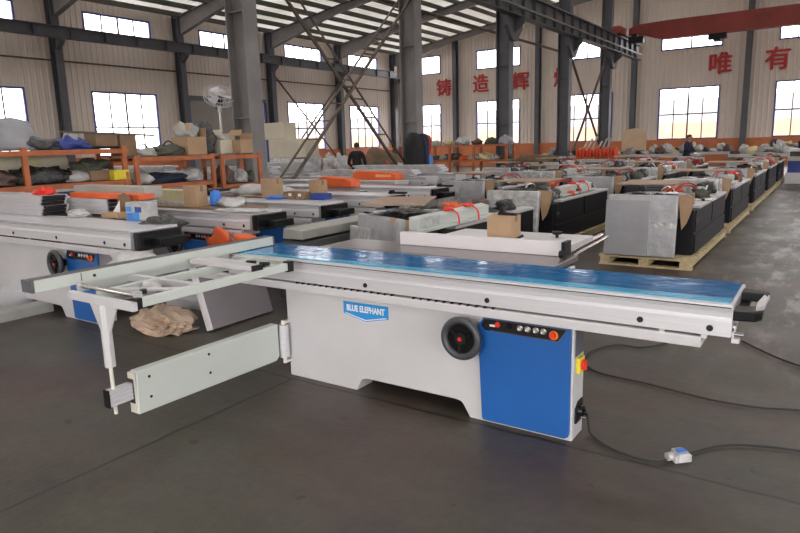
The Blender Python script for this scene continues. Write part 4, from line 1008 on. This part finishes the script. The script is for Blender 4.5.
# shelf between second and third column
shelf('orange shelf full of castings between the second and third columns', -12.6, -12.0, 18.6, 18.61, (), .1) if False else None
t = thing('storage_rack', 'long orange rack of castings between the second and third columns', 'rack', (-10.6, 20.3, 0))
for x in (-12.3,-11.35,-10.4,-9.15):
    for y in (20.0, 20.6): bx(x-.04, x+.04, y-.03, y+.03, 0, 1.52).build('post', 'orange_steel', t)
for z in (.55, 1.0, 1.52):
    bx(-12.34, -9.1, 19.98, 20.04, z-.07, z).build('beam', 'orange_steel', t); bx(-12.34, -9.1, 20.0, 20.62, z-.02, z).build('deck', 'fibreboard', t)
ms = ['olive_parts','rust_parts','white_bag','beam_grey','olive_parts','foam_yellow','rust_parts','grey_bag','clear_wrap','orange_plastic']
names = {'olive_parts':'dark olive','rust_parts':'brown','white_bag':'white','beam_grey':'grey','foam_yellow':'pale yellow','grey_bag':'bluish grey','clear_wrap':'clear','orange_plastic':'orange'}
for lv, (z, nm, ny) in enumerate(((1.0,'middle board',8),(1.52,'top board',6))):
    for k in range(ny):
        m = ms[(k*3+lv*2) % len(ms)]; x = -12.1+k*(2.8/(ny-1)); s = .14+.04*((k*7) % 3)
        lump('parts_heap', '%s parts heap, %s of the long orange rack, %s from left' % (names[m], nm, ORD[k].replace('nearest','first')), 'parts', (x,20.3,z), (s*1.15,.22,s*(.7 if lv == 0 else .85)), m, 90+k+lv*10, group='heaps on the long orange rack')
# brown roll, tarpaulin mound
o = MB().cyl((-10.4,24.2,.86), (-8.9,24.2,.80), .22, .20, 18).lump((-9.9,24.1,.72),(.9,.25,.18),5,.3).build('fabric_roll', 'brown_tarp', loc=(-9.7,24.2,.7)); tag(o, 'brown fabric roll lying behind the packed machines', 'roll')
slab('work_table', 'table carrying the brown fabric roll', 'table', -11.2, -8.3, 23.8, 24.7, .56, .64, 'white_paint')
o = MB().lump((-15.1,21.0,.0), (1.1,1.0,.95), 99, .16, True, 30, 18).build('tarpaulin_mound', 'brown_tarp', loc=(-15,21,0)); tag(o, 'large brown tarpaulin mound near the left windows', 'tarpaulin')
for k in range(6):
    lump('parts_heap', 'low heap of mixed parts in front of the brown mound, %s from the left' % ORD[k].replace('nearest','first'), 'parts', (-13.1+.5*k,17.2+.1*(k % 2),.62), (.22,.24,.26), ['rust_parts','olive_parts','red_dull','white_bag','rust_parts','olive_parts'][k], 110+k, group='parts in front of the brown mound')
slab('work_bench', 'dark bench in front of the brown mound', 'bench', -13.4, -10.3, 16.9, 17.6, .5, .62, 'dark_beam') 
# red reels in a row
for k in range(6):
    x = -8.35+.27*k
    t = thing('red_reel', 'bright red reel standing in the row beside the fifth column, %s from the left' % ORD[k].replace('nearest','first'), 'reel', (x, 25.2, .8), 'row of red reels')
    MB().cyl((x-.1,25.2,1.04), (x-.07,25.2,1.04), .24, n=18).cyl((x+.07,25.2,1.04), (x+.1,25.2,1.04), .24, n=18).build('flange', 'orange_plastic', t)
    MB().cyl((x-.07,25.2,1.04), (x+.07,25.2,1.04), .13, n=14).build('hub', 'red', t)
slab('work_table', 'table carrying the row of red reels', 'table', -8.8, -6.7, 24.8, 25.6, .70, .79, 'white_paint')
# round wooden disc
o = MB().prism([(-.46,0),(.46,0),(.48,.45),(.42,.72),(.25,.84),(0,.87),(-.25,.84),(-.42,.72),(-.48,.45)], 'y', -.03, .03).build('wooden_board', 'wood_disc', loc=(0,0,0), bevel=.01)
o.location = (-6.6, 26.4, 1.10); o.rotation_euler.x = -.12; tag(o, 'round-topped plywood board leaning upright near the back wall', 'board')
# benches with heaps near the back wall
def bench(label, x0, x1, y0, y1, h, m='white_paint'):
    t = thing('work_bench', 'pale '+label+' of the hall', 'bench', ((x0+x1)/2, (y0+y1)/2, 0))
    bx(x0, x1, y0, y1, h-.1, h).build('top', m, t, bevel=.006)
    for x in (x0+.06, x1-.06):
        for y in (y0+.06, y1-.06): bx(x-.04, x+.04, y-.04, y+.04, 0, h-.1).build('leg', 'steel_grey', t)
    return t
bl = [('bench under the plywood board', -7.4,-4.2,26.0,27.0,.95), ('bench behind the blue worker', -6.4,-3.4,28.4,29.4,.95),
      ('bench behind the first row', -3.2,-.9,26.3,27.3,.9), ('bench at the far right back wall', -2.6,2.4,31.0,32.2,1.05),
      ('bench behind the fourth row', -10.9,-8.6,27.2,28.2,.9)]
cnt = 0
for lab, x0, x1, y0, y1, h in bl:
    bench(lab, x0, x1, y0, y1, h)
    nn = int((x1-x0)/.27)
    for k in range(nn):
        m = ['white_bag','rust_parts','clear_wrap','white_bag','olive_parts','grey_bag','foam_yellow'][(k*5+cnt) % 7]; cnt += 1
        nmz = dict(names, grey_bag='bluish grey')[m]
        lump('parts_bag', '%s bag, %s from the left on the %s' % (nmz, (ORD+['ninth','tenth','eleventh','twelfth','thirteenth','fourteenth','fifteenth','sixteenth','seventeenth','eighteenth','nineteenth'])[k].replace('nearest','first'), lab), 'bag', (x0+.18+k*.27, (y0+y1)/2+.25*(k % 2)-.12, h), (.17,.2,.09+.045*((k*3) % 4)), m, 130+cnt, .38, 'bags on the '+lab, 14, 10)
for k in range(6):
    o = MB().bar((-8.75+.18*k,26.2+.08*k,.82), (-8.5+.2*k,26.6,1.5+.1*(k % 3)), .06).build('timber_offcut', ['foam_yellow','white_bag','beam_grey'][k % 3], loc=(-8.5+.18*k,26.3,.8))
    tag(o, 'leaning offcut right of the red reels, %s from the left' % ORD[k].replace('nearest','first'), 'offcut', 'leaning offcuts right of the red reels')
slab('crate_base', 'crate holding the leaning offcuts', 'crate', -8.9, -7.5, 26.0, 26.9, .0, .82, 'cardboard_dark')
# blue and white machine at the right edge
t = thing('edge_banding_machine', 'long blue and white machine at the right edge of the hall', 'machine', (-.0, 24.3, 0))
bx(-1.22, 3.2, 24.0, 25.0, .0, .35).build('base', 'pink_panel', t, bevel=.01)
bx(-1.18, 3.2, 24.05, 25.0, .35, .72).build('lower_cover', 'blue_plastic', t, bevel=.01)
bx(-1.20, 3.2, 24.0, 25.0, .72, .86).build('table', 'beam_grey', t, bevel=.01)
bx(-1.15, 3.2, 24.2, 25.0, .86, 1.02).build('upper_cover', 'olive_parts', t, bevel=.01)
bx(-1.2, 3.2, 24.1, 25.0, 1.02, 1.12).build('top_cover', 'pink_panel', t, bevel=.01)
bx(-.95, -.3, 24.3, 24.6, 1.12, 1.36).build('control_screen', 'black_paint', t, bevel=.01)
# pale panels standing in the middle distance
for k, (x, y, wd, m, lab) in enumerate(((-6.95,13.3,1.5,'foil','bluish foil wrapped panel upright behind the third row'),(-8.4,14.4,1.5,'foil','bluish foil wrapped panel left of the third row'),(-8.9,21.5,2.4,'pale_green','long pale green sheet behind the fourth row'))):
    pass

# templates that were never placed
for o_ in [q for q in bpy.data.objects if q.get('label') == '-']:
    for c_ in list(o_.children_recursive): bpy.data.objects.remove(c_)
    bpy.data.objects.remove(o_)

# ================================================================ PEOPLE
def skin_body(name, m, chain, edges, radii, parent, sub=2, root=0):
    me = bpy.data.meshes.new(name); off = OFF.get(parent.name, Vector((0,0,0)))
    me.from_pydata([tuple(Vector(p)-off) for p in chain], edges, [])
    o = bpy.data.objects.new(name, me); COL.objects.link(o); o.parent = parent; OFF[o.name] = off
    sk = o.modifiers.new('skin', 'SKIN'); sk.use_smooth_shade = True
    for i, r_ in enumerate(radii):
        d = me.skin_vertices[0].data[i]; d.radius = (r_, r_) if not isinstance(r_, tuple) else r_; d.use_root = (i == root)
    s = o.modifiers.new('sub', 'SUBSURF'); s.levels = sub; s.render_levels = sub
    me.materials.append(M[m]); return o
def person(label, x, y, rz, lean, jacket, trousers, hairm, arms, H=1.68):
    t = thing('person', label, 'person', (0,0,0))
    k = H/1.75
    def q(a, b, c): return (a*k, b*k, c*k)
    hx = lean
    P = [q(0,0,.93), q(0,.02+hx*.3,1.12), q(0,hx*.7,1.34), q(0,hx*.9,1.47), q(-.18,hx*.75,1.40), q(.18,hx*.75,1.40)]+[q(*a) for a in arms]
    P += [q(-.10,0,.86), q(-.11,.03,.47), q(-.11,-.01,.09), q(-.11,.14,.04), q(.10,0,.86), q(.12,-.02,.47), q(.12,-.04,.09), q(.12,.11,.04)]
    E = [(0,1),(1,2),(2,3),(3,4),(3,5),(4,6),(6,7),(5,8),(8,9),(0,10),(10,11),(11,12),(12,13),(0,14),(14,15),(15,16),(16,17)]
    Rr = [(.15,.11),(.145,.105),(.165,.115),(.07,.07),.075,.075,.052,.036,.052,.036,.095,.062,.042,.035,.095,.062,.042,.035]
    body = skin_body('body', jacket, P, E, Rr, t)
    hc = Vector(q(0,hx+.03,1.62))
    hd = MB().lump(hc, (.078*k,.098*k,.118*k), 0, 0, False, 20, 14).cyl(q(0,hx*.9,1.44), tuple(hc-Vector((0,0,.06))), .052*k, .05*k, 12)
    hd.lump(hc+Vector((0,.1*k,-.01)), (.014,.02,.024), 0, 0, False, 8, 6)
    for s in (-1,1): hd.lump(hc+Vector((s*.08*k,0,-.005)), (.014,.022,.034), 0, 0, False, 8, 6)
    head = hd.build('head', 'skin_tone', t)
    e = MB()
    for s in (-1,1): e.sph(hc+Vector((s*.03*k,.088*k,.012)), .011, 8, 6)
    e.build('eyes', 'black', head)
    MB().box(-.022, .022, hc.y+.088*k, hc.y+.096*k, hc.z-.058, hc.z-.05).build('mouth', 'red_cloth', head)
    MB().lump(hc+Vector((0,-.018*k,.035*k)), (.088*k,.10*k,.10*k), 3, .05, False, 20, 12).build('hair', hairm, head)
    for a, w in ((arms[1], arms[0]), (arms[3], arms[2])):
        A = Vector(q(*a)); d = (A-Vector(q(*w))).normalized(); s = d.cross(Vector((0,0,1))).normalized(); up = s.cross(d)
        pts = [A, A+d*.07]; ed = [(0,1)]; ra = [(.03,.022),(.036,.016)]
        for f, (so, ln) in enumerate(((-.03,.075),(-.01,.085),(.01,.08),(.03,.062))):
            i = len(pts); pts += [A+d*.095+s*so, A+d*(.095+ln*.5)+s*so*1.1-up*.012, A+d*(.095+ln)+s*so*1.1-up*.035]; ed += [(1,i),(i,i+1),(i+1,i+2)]; ra += [.010,.009,.007]
        i = len(pts); pts += [A+d*.05+s*.045, A+d*.09+s*.065-up*.01]; ed += [(0,i),(i,i+1)]; ra += [.011,.008]
        skin_body('hand', 'skin_tone', pts, ed, ra, t, 1)
    # trousers over the legs
    LP = [q(0,0,.92), q(-.10,0,.86), q(-.11,.03,.47), q(-.11,-.01,.12), q(.10,0,.86), q(.12,-.02,.47), q(.12,-.04,.12)]
    skin_body('trousers', trousers, LP, [(0,1),(1,2),(2,3),(0,4),(4,5),(5,6)], [(.155,.12),.108,.075,.06,.108,.075,.06], t)
    for s, yy in ((-.11,.06),(.12,.03)): MB().lump(q(s,yy,0), (.055,.14,.07), 0, 0, True, 12, 8).build('shoe', 'black', t)
    t.location = (x, y, 0); t.rotation_euler.z = rz
    return t
person('worker in a dark blue jacket standing among the packed machines before the back windows', -4.45, 25.2, -PI/2-.3, .10, 'navy', 'navy', 'hair',
       [(-.24,.12,1.15),(-.12,.36,1.12),(.24,.14,1.15),(.10,.38,1.14)], 1.66)
person('worker in a black jacket seen from behind at the left windows', -11.75, 15.1, .35, .06, 'black_cloth', 'navy', 'hair',
       [(-.27,.03,1.12),(-.2,.22,1.0),(.27,.03,1.12),(.2,.22,1.0)], 1.70)
lump('white_package', 'small white package in front of the worker in the blue jacket', 'package', (-3.98,25.05,1.12), (.12,.1,.1), 'white_bag', 200)
# ================================================================ CAMERA
cam = bpy.data.cameras.new('camera'); co = bpy.data.objects.new('camera', cam); COL.objects.link(co)
F, yaw, pitch, roll = 632.3, -.5983, .19056, -.02905
f = Vector((math.sin(yaw)*math.cos(pitch), math.cos(yaw)*math.cos(pitch), -math.sin(pitch)))
r0 = Vector((math.cos(yaw), -math.sin(yaw), 0)); u0 = r0.cross(f)
r = r0*math.cos(roll)+u0*math.sin(roll); u = -r0*math.sin(roll)+u0*math.cos(roll)
co.matrix_world = Matrix(((r.x,u.x,-f.x,0),(r.y,u.y,-f.y,0),(r.z,u.z,-f.z,1.6),(0,0,0,1)))
cam.sensor_width = 36; cam.lens = F/800*36; cam.clip_end = 300
SC.camera = co
vs = SC.view_settings; vs.view_transform = 'Standard'; vs.look = 'None'; vs.gamma = 1; vs.use_curve_mapping = False; vs.exposure = EXPO
